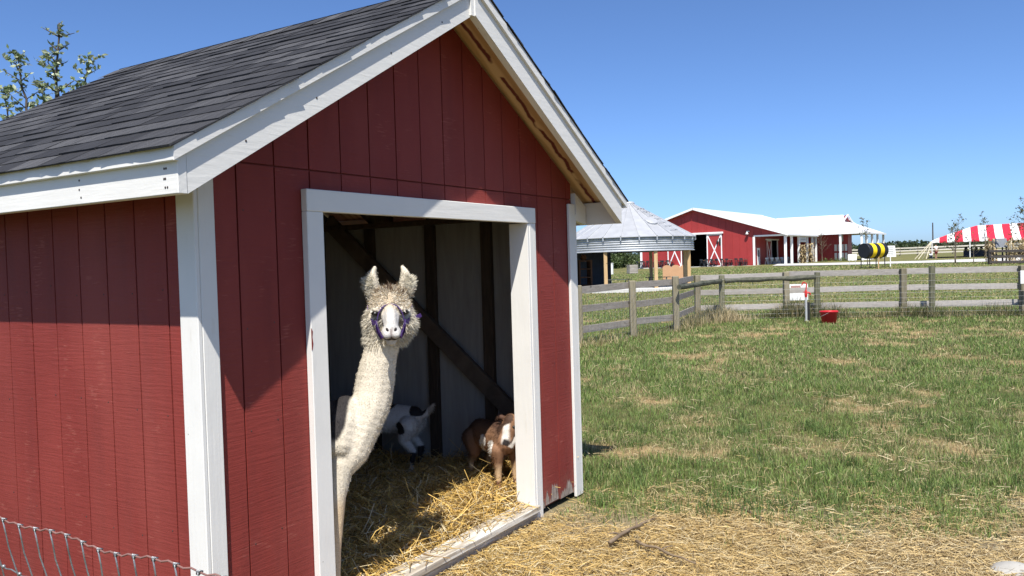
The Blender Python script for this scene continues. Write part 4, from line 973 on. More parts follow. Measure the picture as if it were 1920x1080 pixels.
for k in range(8): a = 7.33 + k * .91; MBB(a + .005, a + .9, 14.8, 14.86, 0, EZ + .5).build('wing_wall_panel', M_BRED, barn)
MBB(14.55, 14.61, 14.8, 17, 0, EZ + .4).build('wing_end_wall', M_BRED, barn); MBB(7.33, 14.6, 17, 17.06, 0, EZ + .9).build('wing_rear_wall', M_BRED, barn)
MBB(11.52, 17, 13, 27, -.6, .05).build('porch_floor', M_CONC, barn)
M_PAPER = simple('paper_notice', (.66, .66, .64), .6, .08, 9., 0.); M_GREYSC = simple('grey_framed_notice', (.34, .36, .35), .4, .1, 6., 0.)
for i in range(4):
    for z in (.45, 1.55): MBB(12.95 + i * .42, 13.25 + i * .42, 14.76, 14.795, z, z + .85, .005).build('wall_poster', M_PAPER, barn)
MBB(13.5, 14.05, 14.76, 14.795, 2.75, 3.6, .01).build('framed_notice', M_GREYSC, barn)
tb = empty('hanging_sign', None, label='white hanging sign with a faint grey row of letters between two barn porch posts', cat='sign', M=Mb @ Matrix.Translation((11.0, 7.4, 2.75)))
MBB(-.03, .03, -1.3, 1.3, 0, .62, .01).build('panel', M_PAPER, tb)
for k in range(8): MBB(.032, .036, -.95 + k * .24, -.80 + k * .24, .2, .42).build('letter_mark', M_GREYSC, tb)
for y in (-1.2, 1.2): MB().tube([(0, y, .62), (0, y, .66)], .012, 5).build('hanger', M_PIPE, tb)
# tables and metal chairs before the barn
M_CHAIR = simple('dark_metal_chair', (.035, .042, .05), .4, .15, 10., 0., metal=.4); M_CHAIRL = simple('bare_metal_chair', (.42, .44, .45), .35, .1, 10., 0., metal=.6); M_TTOP = wood('table_top', (.16, .09, .06), (.30, .18, .12), (4, 4, 4))
def make_chair(mat, lab, loc, r):
    t = empty('metal_chair', loc, r, lab, 'chair', 'metal cafe chairs round the barn tables'); MBB(-.2, .2, -.2, .2, .44, .47, .01).build('seat', mat, t)
    for x in (-.18, .18):
        for y in (-.18, .18): MB().bar((x, y, .44), (x * 1.25, y * 1.25, 0), .035, .035).build('leg', mat, t)
    MB().bar((-.18, .19, .46), (-.17, .25, .88), .035, .035).bar((.18, .19, .46), (.17, .25, .88), .035, .035).box(-.19, .19, .235, .26, .74, .90).box(-.05, .05, .22, .245, .46, .75).build('backrest', mat, t); return t
CH = {}
def chair(mat, lab, loc, r):
    if mat.name not in CH: CH[mat.name] = make_chair(mat, lab, loc, r); return CH[mat.name]
    c = copy_tree(CH[mat.name]); c.matrix_local = Matrix.Translation(loc) @ Matrix.Rotation(r, 4, 'Z'); c['label'] = lab; return c
rb = math.atan2(E1.y, E1.x); TB = None
def table_set(t, q, lab, where, z=.1, light=False, n=2):
    global TB
    loc = BP(t, q, z)
    if TB is None:
        TB = empty('cafe_table', loc, rb, lab, 'table', 'cafe tables outside the red barn'); MBB(-.6, .6, -.38, .38, .72, .77, .01).build('table_top', M_TTOP, TB)
        for x in (-.5, .5):
            for y in (-.3, .3): MBB(x - .03, x + .03, y - .03, y + .03, 0, .72).build('leg', M_CHAIR, TB)
    else: o = copy_tree(TB); o.matrix_local = Matrix.Translation(loc) @ Matrix.Rotation(rb, 4, 'Z'); o['label'] = lab
    for i in range(n):
        x = (i - (n - 1) / 2) * .62; hue = 'grey' if light else 'dark'; pos = ('left', 'right') if n == 2 else ('left', 'middle', 'right'); mt = M_CHAIRL if light else M_CHAIR
        chair(mt, hue + ' metal chair on the near side of ' + where + ', ' + pos[i] + ' one', BP(t + x, q - .62, z), rb + math.pi)
        chair(mt, hue + ' metal chair on the far side of ' + where + ', ' + pos[i] + ' one', BP(t + x, q + .62, z), rb)
table_set(2.1, -1.0, 'cafe table right in front of the X braced barn door', 'the X braced door table', n=3); table_set(4.25, -.85, 'cafe table just right of the X braced barn door', 'the table right of the door'); table_set(6.0, -.85, 'cafe table nearest the white porch corner of the barn', 'the porch corner table')
table_set(-3.3, -.9, 'cafe table before the left barn door leaf', 'the left leaf table'); table_set(-4.9, -.9, 'cafe table seen between the pavilion posts', 'the pavilion gap table'); table_set(-6.8, -.9, 'cafe table by the far left corner of the barn', 'the left corner table')
table_set(9.0, 2.2, 'table in the shade at the front of the barn porch', 'the front porch table', .06, True, 3); table_set(9.0, 6.3, 'table in the shade deeper along the barn porch', 'the deeper porch table', .06, True, 3)

# corn stalk bundles
M_CORN = tint_mat('dry_corn_leaves', .6, .25, .2)
def corn_bundle(name, M, h, r, n, lab, group, seed, leafL=.45):
    rnd = random.Random(seed); root = empty(name, None, label=lab, cat='corn stalks', group=group, M=M); st = MB(); lv = MB()
    for k in range(12):
        a = k * 2.4; p = Vector((math.cos(a) * r * .5, math.sin(a) * r * .5, 0)); q = Vector((math.cos(a) * r * .7, math.sin(a) * r * .7, h * rnd.uniform(.85, 1))); st.tube([p, p.lerp(q, .5) * 1., q], [.02, .017, .008], 5, col=(.40, .31, .17))
    for k in range(n):
        z = h * rnd.uniform(.08, 1.0); a = rnd.uniform(0, 6.28); p = Vector((math.cos(a) * r * .6, math.sin(a) * r * .6, z)); d = Vector((math.cos(a + rnd.gauss(0, .4)), math.sin(a + rnd.gauss(0, .4)), rnd.uniform(-.4, .9))).normalized(); L = leafL * rnd.uniform(.5, 1.2)
        k2 = rnd.uniform(.6, 1.2); c = (.47 * k2, .37 * k2, .21 * k2); sd = d.cross(Vector((0, 0, 1))).normalized() * L * .09; m1 = p + d * L * .55; e = m1 + Vector((d.x * .3, d.y * .3, -.35)) * L
        lv.add([p - sd * .5, p + sd * .5, m1 - sd, m1 + sd, e], [(0, 1, 3, 2), (2, 3, 4)], c)
    st.build('stalks', M_CORN, root); lv.build('dry_leaves', M_CORN, root); MB().lathe([(r * .74, h * .42), (r * .78, h * .44), (r * .74, h * .46)], 12).build('tie_band', M_STICK, root); return root
corn_bundle('corn_bundle', Mb @ Matrix.Translation((11.5, 5.4, 0)), 2.35, .28, 150, 'dry corn stalk bundle tied to the nearer of two barn porch posts', 'corn stalk bundles on the barn porch', 3, .6)
corn_bundle('corn_bundle', Mb @ Matrix.Translation((11.5, 9.1, 0)), 2.45, .28, 150, 'dry corn stalk bundle tied to the farther of two barn porch posts', 'corn stalk bundles on the barn porch', 4, .6)
# bed of plants and the young tree before the wing
mb = MB(); rnd = random.Random(8)
for k in range(420):
    t = rnd.uniform(11.9, 15.6); q = rnd.uniform(11.0, 12.7); h = rnd.uniform(.25, .95) * (1 if rnd.random() < .35 else .5); c = (.09, .13, .04) if h > .4 else rnd.choice([(.42, .32, .06), (.16, .20, .06), (.30, .26, .08)])
    p = Vector((t, q, -.02)); mb.add([p + Vector((-.03, 0, 0)), p + Vector((.03, 0, 0)), p + Vector((rnd.gauss(0, .12), rnd.gauss(0, .12), h))], [(0, 1, 2)], c); leaf(mb, p + Vector((rnd.gauss(0, .1), 0, h * .7)), .2, c, rnd)
tag(link_mesh('flower_bed', mb.mesh('flower_bed'), M_LEAF, None, Mb.copy()), 'bed of green and yellow plants before the barn wing wall', kind='stuff')
young_tree('young_tree', BP(12.5, 10.4, -.05), 4.6, 1.5, 'thin bare young tree with sparse grey leaves before the barn wing', 170, .13, (.13, .11, .06), (.20, .17, .09), 1, seed=31, r0=.06, crown=.24, nb=30, leaf_on=.5)
# sandwich boards
def a_board(M, w, h, lab, marks=5):
    r = empty('sandwich_board', None, label=lab, cat='sign', M=M)
    for sg in (-1, 1):
        Mp = Matrix.Translation((0, sg * .18, 0)) @ Matrix.Rotation(sg * .26, 4, 'X'); o = MB().box(-w / 2, w / 2, -.012, .012, .0, h, .004, Mp).build('panel', M_SIGNW, r)
        if sg < 0:
            for k in range(marks): x = random.uniform(.25, .4) * w; MB().box(-x, x, -.016, -.0125, h * (.16 + k * .15), h * (.16 + k * .15) + .05, 0, Mp).build('print_row', M_GREYSC, o)
    return r
a_board(Mb @ Matrix.Translation((15.4, 12.6, .0)), .7, 1.0, 'white sandwich board beside the dark posters on the barn wing', 4)
# ================================================================ the bee barrel, signs, tent, far fence, people, trees
M_YEL = simple('yellow_paint', (.82, .58, .015), .4, .06, 5., .03); M_BLK = simple('black_paint', (.015, .016, .022), .45, .15, 6., .03)
bb = G(19.95, 45.0); bee = empty('bee_barrel', bb, site_rot() + .45, 'yellow and black striped barrel lying level on thin black legs', 'barrel')
L, Rb = 1.46, .40; Zb = .96
Mx = Matrix.Translation((0, 0, Zb)) @ Matrix.Rotation(math.pi / 2, 4, 'Y'); n = 5
for k in range(n):
    x0, x1 = -L / 2 + L * k / n, -L / 2 + L * (k + 1) / n; r = [Rb, Rb, Rb + .006, Rb, Rb]
    pr = [(Rb, x0), (Rb + .012, x0 + .012), (Rb + .004, x0 + .05), (Rb + .004, x1 - .05), (Rb + .012, x1 - .012), (Rb, x1)]
    MB().lathe(pr, 30, Mx).build('barrel_band', M_YEL if k % 2 else M_BLK, bee, True)
for x in (-L / 2 + .01, L / 2 - .01): MB().lathe([(0, x), (Rb - .02, x), (Rb, x + (.0))], 30, Mx).build('barrel_head', M_BLK, bee)
for x in (-.62, .55):
    for y in (-.3, .3): MB().tube([(x, y, -.15), (x, y * .9, Zb - .2)], .025, 8).build('leg', M_BLACK, bee)
MB().bar((-.66, 0, Zb - .42), (.6, 0, Zb - .42), .05, .05).build('cradle_bar', M_BLACK, bee)
pole = empty('sign_post', G(21.35, 46), site_rot(), 'white board with small grey print on a pale post right of the striped barrel', 'sign')
MB().tube([(0, 0, -.2), (0, 0, .75)], .03, 8).build('post', M_SIGNW, pole); MB().prism([(-.20, .55), (.33, .55), (.26, 1.18), (-.18, 1.18)], -.02, .02).build('panel', M_SIGNW, pole)
for k in range(5): MBB(-.13, .18 - .03 * (k % 2), -.0245, -.0205, .64 + k * .1, .68 + k * .1).build('print_row', M_GREYSC, pole)
pp = empty('pale_stake', G(19.85, 44.2), site_rot(), 'short pale stake standing under the left part of the striped barrel', 'stake'); MB().bar((0, 0, -.2), (.04, 0, .62), .05, .05, .006).build('shaft', M_LUMBER, pp)
for s, d, lab in ((23.6, 56.5, 'left of two small white yard signs seen behind the striped barrel legs'), (24.7, 56.8, 'right of two small white yard signs seen behind the striped barrel legs')):
    y = empty('yard_sign', G(s, d), site_rot(), lab, 'sign', None); MBB(-.3, .3, -.012, .012, .35, .78, .003).build('panel', M_SIGNW, y)
    for x in (-.2, .2): MB().tube([(x, 0, -.1), (x, 0, .36)], .012, 5).build('stake', M_PIPE, y)
# striped tent
M_TR = simple('red_canvas', (.55, .02, .045), .6, .05, 3., .1); M_CREAM = simple('cream_pole', (.60, .54, .40), .6, .06, 6., .05); M_TW = simple('white_canvas', (.80, .80, .79), .6, .03, 3., .1)
tz = 1.02; TO = XY(48.9, 95.0); Mt = Matrix.Translation((TO[0], TO[1], tz)) @ Matrix.Rotation(site_rot() - .49, 4, 'Z')
tent = empty('striped_tent', None, label='red and white striped pole tent with open sides', cat='tent', M=Mt)
SW = .81; EH = 1.95
def tent_top(x):
    """height of the ridge line above the grass, x metres from the left end"""
    return EH + 1.75 * min(1, x / 4.7) ** .85 + .25 * max(0, (x - 4.7)) / 12
nstr = 30
for k in range(nstr):
    col = M_TW if k % 2 == 0 else M_TR; mb = MB(); xs = [k * SW + SW * j / 3 for j in range(4)]
    for back in (0, 1):
        vs = []
        for x in xs:
            run = 5.4 * min(1, x / 4.7)
            for i in range(6):
                t = i / 5; y = run * t if not back else 10.8 - run * t
                z = EH + (tent_top(x) - EH) * t - .22 * math.sin(math.pi * t) * min(1, x / 5)
                vs.append((x + y * 0., y, z))
        fs = [(j * 6 + i, (j + 1) * 6 + i, (j + 1) * 6 + i + 1, j * 6 + i + 1) for j in range(3) for i in range(5)]; mb.add(vs, fs)
        if not back: mb.add([(x, -.01, EH) for x in xs] + [(x, -.012, EH - .16 - .05 * (j % 2)) for j, x in enumerate(xs)], [(j, j + 1, j + 5, j + 4) for j in range(3)])
    if k * SW < 4.7:
        hp = [(x, 5.4 * min(1, x / 4.7), 10.8 - 5.4 * min(1, x / 4.7)) for x in xs]; mb.add([(x, y, tent_top(x)) for x, ya, yb in hp for y in (ya, yb)], [(2 * j, 2 * j + 2, 2 * j + 3, 2 * j + 1) for j in range(3)])
    mb.build('canvas_stripe', col, tent)
for x, y in [(.05, .05), (3.9, .05), (8.0, .05), (12.0, .05), (16.1, .05), (20.2, .05)]: MB().tube([(x, y, -.2), (x, y, EH)], .06, 8).build('side_pole', M_SIGNW, tent)
for x in (10.2, 18.): MB().tube([(x, 5.4, -.2), (x, 5.4, tent_top(x - 1.6) - .1)], .07, 8).build('centre_pole', M_SIGNW, tent)
for x, dx, y in [(.0, -1.75, -.3), (.05, -1.4, -1.0), (.1, -1.05, .6), (.0, -.55, -.8), (8.0, -.75, -.6), (8.0, -.4, -.9)]:
    MB().tube([(x, .05, EH - .02), (x + dx, y, -.1)], .05, 7).build('guy_pole', M_CREAM, tent)
for x, y, lab, w in [(4.6, 3.0, 'left dark covered table under the striped tent', 2.6), (10.2, 3.2, 'right dark covered table under the striped tent', 3.0)]:
    t = empty('covered_table', None, label=lab, cat='table', group='dark covered tables under the tent', M=Mt @ Matrix.Translation((x, y, 0)))
    MBB(-w / 2, w / 2, -.4, .4, .72, .78, .01).build('table_top', M_BROWN, t)
    for xx in (-w / 2 + .1, w / 2 - .1):
        for yy in (-.3, .3): MBB(xx - .03, xx + .03, yy - .03, yy + .03, -.1, .72).build('leg', M_BROWN, t)
    c = MB(); rnd = random.Random(int(x * 10))
    for i in range(5):
        xx = -w / 2 + (i + .5) * w / 5; c.lathe([(.16 * w / 3, 0), (.2, .1), (.14, .32), (.0, .38)], 8, Matrix.Translation((xx, rnd.uniform(-.15, .15), .785)))
    tag(c.build('dark_pumpkin_pile', M_BLK, t), kind=None)
    MBB(-w / 2 - .02, w / 2 + .02, -.43, -.41, .12, .76).build('cloth_skirt', M_NAVY, t)
# far rail fence
M_FARR = wood('far_rail', (.46, .43, .36), (.62, .58, .50), (3, 3, 12)); M_FARP = wood('far_post', (.10, .09, .06), (.2, .18, .13), (6, 6, 3))
A, B = (54., 131.), (112., 124.); nb = 22; ff = empty('far_rail_fence', G(*A), 0, 'long pale three rail fence far off behind the striped tent', 'fence')
for k in range(nb + 1):
    t = k / nb; s, d = A[0] + (B[0] - A[0]) * t, A[1] + (B[1] - A[1]) * t; MB().bar(G(s, d, -.2), G(s, d, 1.35), .17, .17, up=(FH.x, FH.y, 0)).build('fence_post', M_FARP, ff, world=True)
    if k < nb:
        t2 = (k + 1) / nb; s2, d2 = A[0] + (B[0] - A[0]) * t2, A[1] + (B[1] - A[1]) * t2
        for h in (.35, .78, 1.2): MB().bar(G(s + .03, d - .12, h), G(s2 - .03, d2 - .12, h), .04, .21).build('fence_rail', M_FARR, ff, world=True)
# dark rail pen with corn shocks and a grey box at the right
M_DRAIL = wood('dark_stained_rail', (.03, .026, .024), (.075, .065, .06), (6, 6, 20))
pen = empty('dark_rail_pen', G(26.4, 45), 0, 'dark stained low rail pen at the right beyond the board fence', 'fence')
for s, d in ((26.35, 45), (28.4, 44.6), (30.5, 44.2)): MB().bar(G(s, d, -.1), G(s, d, .80), .15, .15, .01, up=(FH.x, FH.y, 0)).build('fence_post', M_DRAIL, pen, world=True)
for a, b in (((26.3, 45), (28.4, 44.6)), ((28.4, 44.6), (30.55, 44.2))):
    for h in (.12, .42, .72): MB().bar(G(*a, h) - FH * .09, G(*b, h) - FH * .09, .035, .13, .004).build('fence_rail', M_DRAIL, pen, world=True)
corn_bundle('corn_shock', Matrix.Translation(G(27.05, 46.0)), 1.42, .22, 110, 'left corn shock leaning above the dark rail pen', 'corn shocks behind the dark pen', 11, .42)
corn_bundle('corn_shock', Matrix.Translation(G(28.15, 45.9)), 1.34, .3, 130, 'middle corn shock above the dark rail pen', 'corn shocks behind the dark pen', 12, .42)
corn_bundle('corn_shock', Matrix.Translation(G(28.85, 45.8)), 1.36, .3, 130, 'right corn shock above the dark rail pen at the picture edge', 'corn shocks behind the dark pen', 13, .42)
gb = empty('grey_hopper', G(27.62, 46.2), site_rot(), 'grey tapering metal hopper between two corn shocks', 'hopper'); MB().add([(-.28, -.2, 1.42), (.28, -.2, 1.42), (.28, .2, 1.42), (-.28, .2, 1.42), (-.36, -.25, .92), (.36, -.25, .92), (.36, .25, .92), (-.36, .25, .92)], [(0, 1, 2, 3), (0, 4, 5, 1), (1, 5, 6, 2), (2, 6, 7, 3), (3, 7, 4, 0), (7, 6, 5, 4)]).build('hopper_body', simple('grey_painted_metal', (.22, .235, .26), .5, .08, 4., .05), gb)
for x in (-.28, .28):
    for y in (-.18, .18): MBB(x - .03, x + .03, y - .03, y + .03, -.1, .92).build('leg', M_CHAIR, gb)
# saplings across the meadow
LG, LG2 = (.10, .115, .055), (.17, .16, .075)
young_tree('young_tree', G(27.2, 50), 2.95, .95, 'bushy young tree with dull leaves left of the others before the striped tent', 330, .12, LG, LG2, 3, seed=41, r0=.03, crown=.3, nb=13)
young_tree('young_tree', G(28.6, 50.5), 1.9, .5, 'short sapling with few leaves just right of the bushy one before the tent', 60, .11, LG, LG2, 2, seed=46, r0=.022, crown=.3, nb=9)
young_tree('young_tree', G(31.75, 54.6), 3.35, .62, 'tall slim young tree with a leafy top before the striped tent', 190, .12, LG, LG2, 2, seed=42, r0=.03, crown=.34, nb=14)
young_tree('young_tree', G(33.4, 54.4), 2.6, .5, 'slim leafy sapling right of the tall one before the striped tent', 110, .12, LG, LG2, 1, seed=47, r0=.026, crown=.4, nb=12)
young_tree('young_tree', G(29.6, 47.0), 3.7, 1.0, 'leafy young tree cut by the right edge of the picture', 420, .12, LG, LG2, 2, seed=43, r0=.03, crown=.45, nb=18)
young_tree('young_tree', G(22.9, 52.5), 3.05, .75, 'young tree with a leafy top behind the striped barrel', 120, .12, (.10, .13, .07), LG2, 1, seed=44, r0=.03, crown=.5, nb=14)
# bushes beyond the pavilion and the far woods
def bush(base, r, h, lab, seed, n=2400, col=(.06, .095, .03), col2=(.105, .14, .05), size=.32, nm='leafy_bush', grp=None):
    rnd = random.Random(seed); root = empty(nm, base, 0, lab, 'bush' if nm == 'leafy_bush' else 'tree', grp); mb = MB(); tr = MB(); tr.tube([(0, 0, -.1), (0, 0, h * .6)], [.12, .05], 6)
    lob = [(Vector((rnd.uniform(-.6, .6) * r, rnd.uniform(-.5, .5) * r, h * rnd.uniform(.25, .8))), r * rnd.uniform(.25, .5)) for _ in range(13)]
    for k in range(n):
        c, q = rnd.choice(lob); v = Vector((rnd.gauss(0, 1), rnd.gauss(0, 1), rnd.gauss(0, 1))).normalized() * q * rnd.random() ** .35; p = c + v
        if p.z < .02: p.z = rnd.uniform(.02, .3)
        leaf(mb, p, size * rnd.uniform(.6, 1.3), col if rnd.random() < .6 else col2, rnd)
    tr.build('trunk', M_BARKD, root); mb.build('crown', M_LEAF, root)
bush(G(15.4, 118), 2.6, 2.3, 'large green bush in the gap between the pavilion posts', 51); bush(G(16.6, 124), 1.8, 3.4, 'taller dark bush behind the large green one in the pavilion gap', 52, 1800, (.045, .07, .03), (.08, .11, .045)); bush(G(17.9, 112), 1.5, 1.3, 'low bright green shrub to the left of the barn', 53, 1200, (.10, .16, .04), (.14, .19, .06), .24)
bush(G(13.9, 112), 1.7, 1.9, 'rounded green shrub partly behind a pavilion post', 54, 1200)
def far_wood(name, segs, lab, seed, n, hz, size, cols):
    rnd = random.Random(seed); mb = MB()
    for k in range(n):
        (a, b) = rnd.choice(segs); t = rnd.random(); s = a[0] + (b[0] - a[0]) * t; d = a[1] + (b[1] - a[1]) * t + rnd.uniform(0, 9)
        hh = hz * (.55 + .75 * float(vnoise(s * .16, 3.3)) + .25 * float(vnoise(s * .7, 9.))); z = hh * rnd.random() ** .75; g = G(s, d, z); c = rnd.choice(cols)
        leaf(mb, g, size * rnd.uniform(.6, 1.3), c, rnd)
    return tag(link_mesh(name, mb.mesh(name), M_LEAF), lab, kind='stuff')
far_wood('corn_field', [((40, 262), (215, 232))], 'tall green corn field and scrub along the skyline at the right', 61, 15000, 1.9, .9, [(.05, .075, .03), (.075, .10, .04), (.04, .06, .028)])
far_wood('far_trees', [((20, 330), (330, 300))], 'low dark line of far woods on the skyline', 62, 9000, 2.6, 1.3, [(.04, .06, .03), (.06, .08, .04)])
far_wood('far_scrub', [((4, 150), (33, 148))], 'strip of scrub and grass behind the barn and pavilion', 63, 6000, 1.7, .55, [(.06, .09, .03), (.10, .13, .05)])
mb = MB(); po = empty('utility_pole', G(77.5, 150), 0, 'thin far pole rising above the corn field left of the tent', 'pole'); MB().tube([(0, 0, -.5), (0, 0, 5.6)], [.14, .10], 7).build('shaft', M_BARKD, po); MBB(-.6, .6, -.05, .05, 5.1, 5.25).build('cross_arm', M_BARKD, po)

# ---------------------------------------------------------------- two people by the tent
M_SKIN = simple('skin', (.42, .25, .17), .55, .06, 10., 0.); M_SHIRT = simple('white_shirt', (.78, .78, .77), .7, .04, 6., .05); M_SHORT = simple('maroon_shorts', (.14, .015, .02), .7, .1, 8., .05); M_HAIR = simple('dark_hair', (.02, .018, .02), .6, .2, 20., .1); M_BLUE = simple('navy_trousers', (.03, .04, .09), .7, .1, 8., .05)
def skin_body(name, V, E, R, mat, parent, sub=1):
    me = bpy.data.meshes.new(name + '_cage'); me.from_pydata(V, E, []); ob = bpy.data.objects.new(name, me); COL.objects.link(ob); mo = ob.modifiers.new('s', 'SKIN'); mo.use_smooth_shade = True
    for i, r in enumerate(R): me.skin_vertices[0].data[i].radius = (r, r) if not hasattr(r, '__len__') else r
    me.skin_vertices[0].data[0].use_root = True; ob.modifiers.new('d', 'SUBSURF').levels = sub
    dg = bpy.context.evaluated_depsgraph_get(); m2 = bpy.data.meshes.new_from_object(ob.evaluated_get(dg)); bpy.data.objects.remove(ob)
    m2.name = name; m2.materials.clear(); return link_mesh(name, m2, mat, parent)
per = empty('person', G(48.9, 94.0), site_rot() + .4, 'grown person in a white shirt and dark red shorts standing at the tent corner', 'person')
V = [(0, 0, .92), (0, .01, 1.15), (0, .02, 1.36), (0, .01, 1.48), (0, 0, 1.62), (-.17, .01, 1.38), (-.22, -.03, 1.12), (-.20, -.16, .95), (.17, .01, 1.38), (.22, -.03, 1.12), (.20, -.18, .98), (-.09, 0, .86), (-.10, -.02, .48), (-.10, .02, .06), (-.10, -.12, .03), (.09, 0, .86), (.12, .02, .48), (.12, .06, .06), (.12, -.08, .03)]
E = [(0, 1), (1, 2), (2, 3), (3, 4), (2, 5), (5, 6), (6, 7), (2, 8), (8, 9), (9, 10), (0, 11), (11, 12), (12, 13), (13, 14), (0, 15), (15, 16), (16, 17), (17, 18)]
skin_body('body', V, E, [.13, .12, .14, .055, .10, .06, .045, .035, .06, .045, .035, .09, .065, .045, .035, .09, .065, .045, .035], M_SKIN, per)
skin_body('shirt', [(0, .005, .90), (0, .01, 1.15), (0, .02, 1.38), (-.17, .01, 1.38), (-.22, -.02, 1.17), (.17, .01, 1.38), (.22, -.02, 1.17)], [(0, 1), (1, 2), (2, 3), (3, 4), (2, 5), (5, 6)], [.165, .15, .165, .085, .075, .085, .075], M_SHIRT, per)
skin_body('shorts', [(0, 0, .92), (-.10, 0, .80), (-.105, -.01, .52), (.10, 0, .80), (.12, .01, .52)], [(0, 1), (1, 2), (0, 3), (3, 4)], [.16, .12, .10, .12, .10], M_SHORT, per)
MB().ball((0, .015, 1.66), (.105, .115, .10), 12, 8).build('hair', M_HAIR, per, True)
kid = empty('person', G(48.2, 93.8), site_rot() - .5, 'small child in a white shirt crouching beside the grown person at the tent', 'person')
V = [(0, .08, .24), (0, 0, .42), (0, -.06, .55), (0, -.08, .62), (0, -.09, .74), (-.12, -.07, .54), (-.15, -.18, .42), (-.10, -.28, .34), (.12, -.07, .54), (.15, -.18, .42), (.10, -.28, .34), (-.09, .06, .23), (-.12, -.18, .34), (-.11, -.06, .06), (-.11, -.16, .03), (.09, .06, .23), (.12, -.18, .34), (.11, -.06, .06), (.11, -.16, .03)]
skin_body('body', V, E, [.10, .09, .10, .045, .085, .045, .035, .028, .045, .035, .028, .07, .055, .038, .03, .07, .055, .038, .03], M_BLUE, kid)
skin_body('shirt', [(0, .07, .26), (0, 0, .42), (0, -.05, .55), (-.13, -.08, .53), (-.15, -.16, .44), (.13, -.08, .53), (.15, -.16, .44)], [(0, 1), (1, 2), (2, 3), (3, 4), (2, 5), (5, 6)], [.13, .125, .125, .065, .055, .065, .055], M_SHIRT, kid)
MB().ball((0, -.10, .76), (.095, .10, .10), 12, 8).build('head', M_SKIN, kid, True); MB().ball((0, -.075, .795), (.10, .095, .085), 12, 8).build('hair', M_HAIR, kid, True)
# ================================================================ animals
def blob_body(name, shapes, voxel, smooth=4):
    """shapes: ('ball', centre, radii, matrix) or ('chain', points, radii); grown together into one surface"""
    mb = MB()
    for sh in shapes:
        if sh[0] == 'ball': mb.ball(sh[1], sh[2], 16, 12, M=sh[3] if len(sh) > 3 else None)
        else:
            P = [Vector(p) for p in sh[1]]; R = sh[2]
            for i in range(len(P) - 1):
                L = (P[i + 1] - P[i]).length; n = max(2, int(L / (min(R[i], R[i + 1]) * .45)) + 1)
                for k in range(n + (i == len(P) - 2)): t = k / n; mb.ball(P[i].lerp(P[i + 1], t), R[i] * (1 - t) + R[i + 1] * t, 12, 8)
    me = mb.mesh(name + '_cage'); ob = bpy.data.objects.new(name + '_cage', me); COL.objects.link(ob)
    r = ob.modifiers.new('r', 'REMESH'); r.mode = 'VOXEL'; r.voxel_size = voxel; r.use_smooth_shade = True
    s = ob.modifiers.new('s', 'SMOOTH'); s.factor = .5; s.iterations = smooth
    dg = bpy.context.evaluated_depsgraph_get(); m2 = bpy.data.meshes.new_from_object(ob.evaluated_get(dg)); bpy.data.objects.remove(ob); m2.name = name
    return m2
def mesh_arrays(me):
    V = np.empty(len(me.vertices) * 3, np.float32); me.vertices.foreach_get('co', V); N = np.empty(len(me.vertices) * 3, np.float32); me.vertices.foreach_get('normal', N)
    return V.reshape(-1, 3).astype(float), N.reshape(-1, 3).astype(float)
def paint(me, cols):
    a = me.color_attributes.new('tint', 'FLOAT_COLOR', 'POINT'); c4 = np.ones((len(cols), 4), np.float32); c4[:, :3] = cols; a.data.foreach_set('color', c4.ravel())
def n3(V, sc, seed=0.):
    return .5 * (vnoise(V[:, 0] + V[:, 2] * .7, V[:, 1] - V[:, 2] * .6 + seed, sc) + vnoise(V[:, 2] + seed, V[:, 0] * .6 - V[:, 1] * .8, sc * 1.15))
def fur(name, P, N, L, col, mat, parent, down=.5, wid=.0022, jit=.35, flow=None, label=None):
    """tapering hairs, three faces each, combed along the flow"""
    n = len(P); d = N * RNG.uniform(.5, 1., (n, 1)) + (flow if flow is not None else np.array([0, 0, -1.]) * down) + RNG.normal(0, jit, (n, 3)); d /= np.linalg.norm(d, axis=1)[:, None]
    g = np.array([0, 0, -1.]) * .45 * down; L = L[:, None]
    sd = np.cross(d, RNG.normal(0, 1, (n, 3))); sd /= np.linalg.norm(sd, axis=1)[:, None]; sd *= wid / 2 * RNG.uniform(.7, 1.3, (n, 1))
    a = P - N * .004; m = a + d * L * .55; e = m + (d * .5 + g * .5 + RNG.normal(0, jit * .35, (n, 3))) * L * .6
    V = np.stack([a - sd, a + sd, m - sd * .8, m + sd * .8, e], 1); b = 5 * np.arange(n)[:, None]
    T = np.concatenate([b + np.array([[0, 1, 3]]), b + np.array([[0, 3, 2]]), b + np.array([[2, 3, 4]])])
    C = np.stack([col * .85, col * .85, col, col, col * 1.12], 1).clip(0, .95)
    inv = np.array(wmat(parent).inverted()); Vh = V.reshape(-1, 3) @ inv[:3, :3].T + inv[:3, 3]
    o = link_mesh(name, tri_mesh(name, Vh, T, C.reshape(-1, 3)), mat, parent); o['kind'] = 'stuff'; return o
def pick(V, N, w, n):
    i = RNG.choice(len(V), n, p=w / w.sum()); return V[i] + RNG.normal(0, .003, (n, 3)), N[i], i
def to_parent(me, parent):
    me.transform(wmat(parent).inverted()); me.update()
M_WOOL = tint_mat('llama_wool', .85, 0., .12, .20, 120., .55); M_HAIRS = tint_mat('animal_hair', .6, .22, .2); M_COAT = tint_mat('goat_coat', .7, 0., .2, .18, 160., .35)
M_HOOF = simple('dark_hoof', (.05, .04, .035), .5, .1, 30., .1); M_EYE = simple('dark_eye', (.006, .005, .005), .28, .1, 5., 0., spec=.6); M_NOSTR = simple('dark_nostril', (.02, .012, .012), .5, .1, 30., 0.); M_HALTER = simple('purple_webbing', (.060, .026, .15), .6, .2, 120., .3)

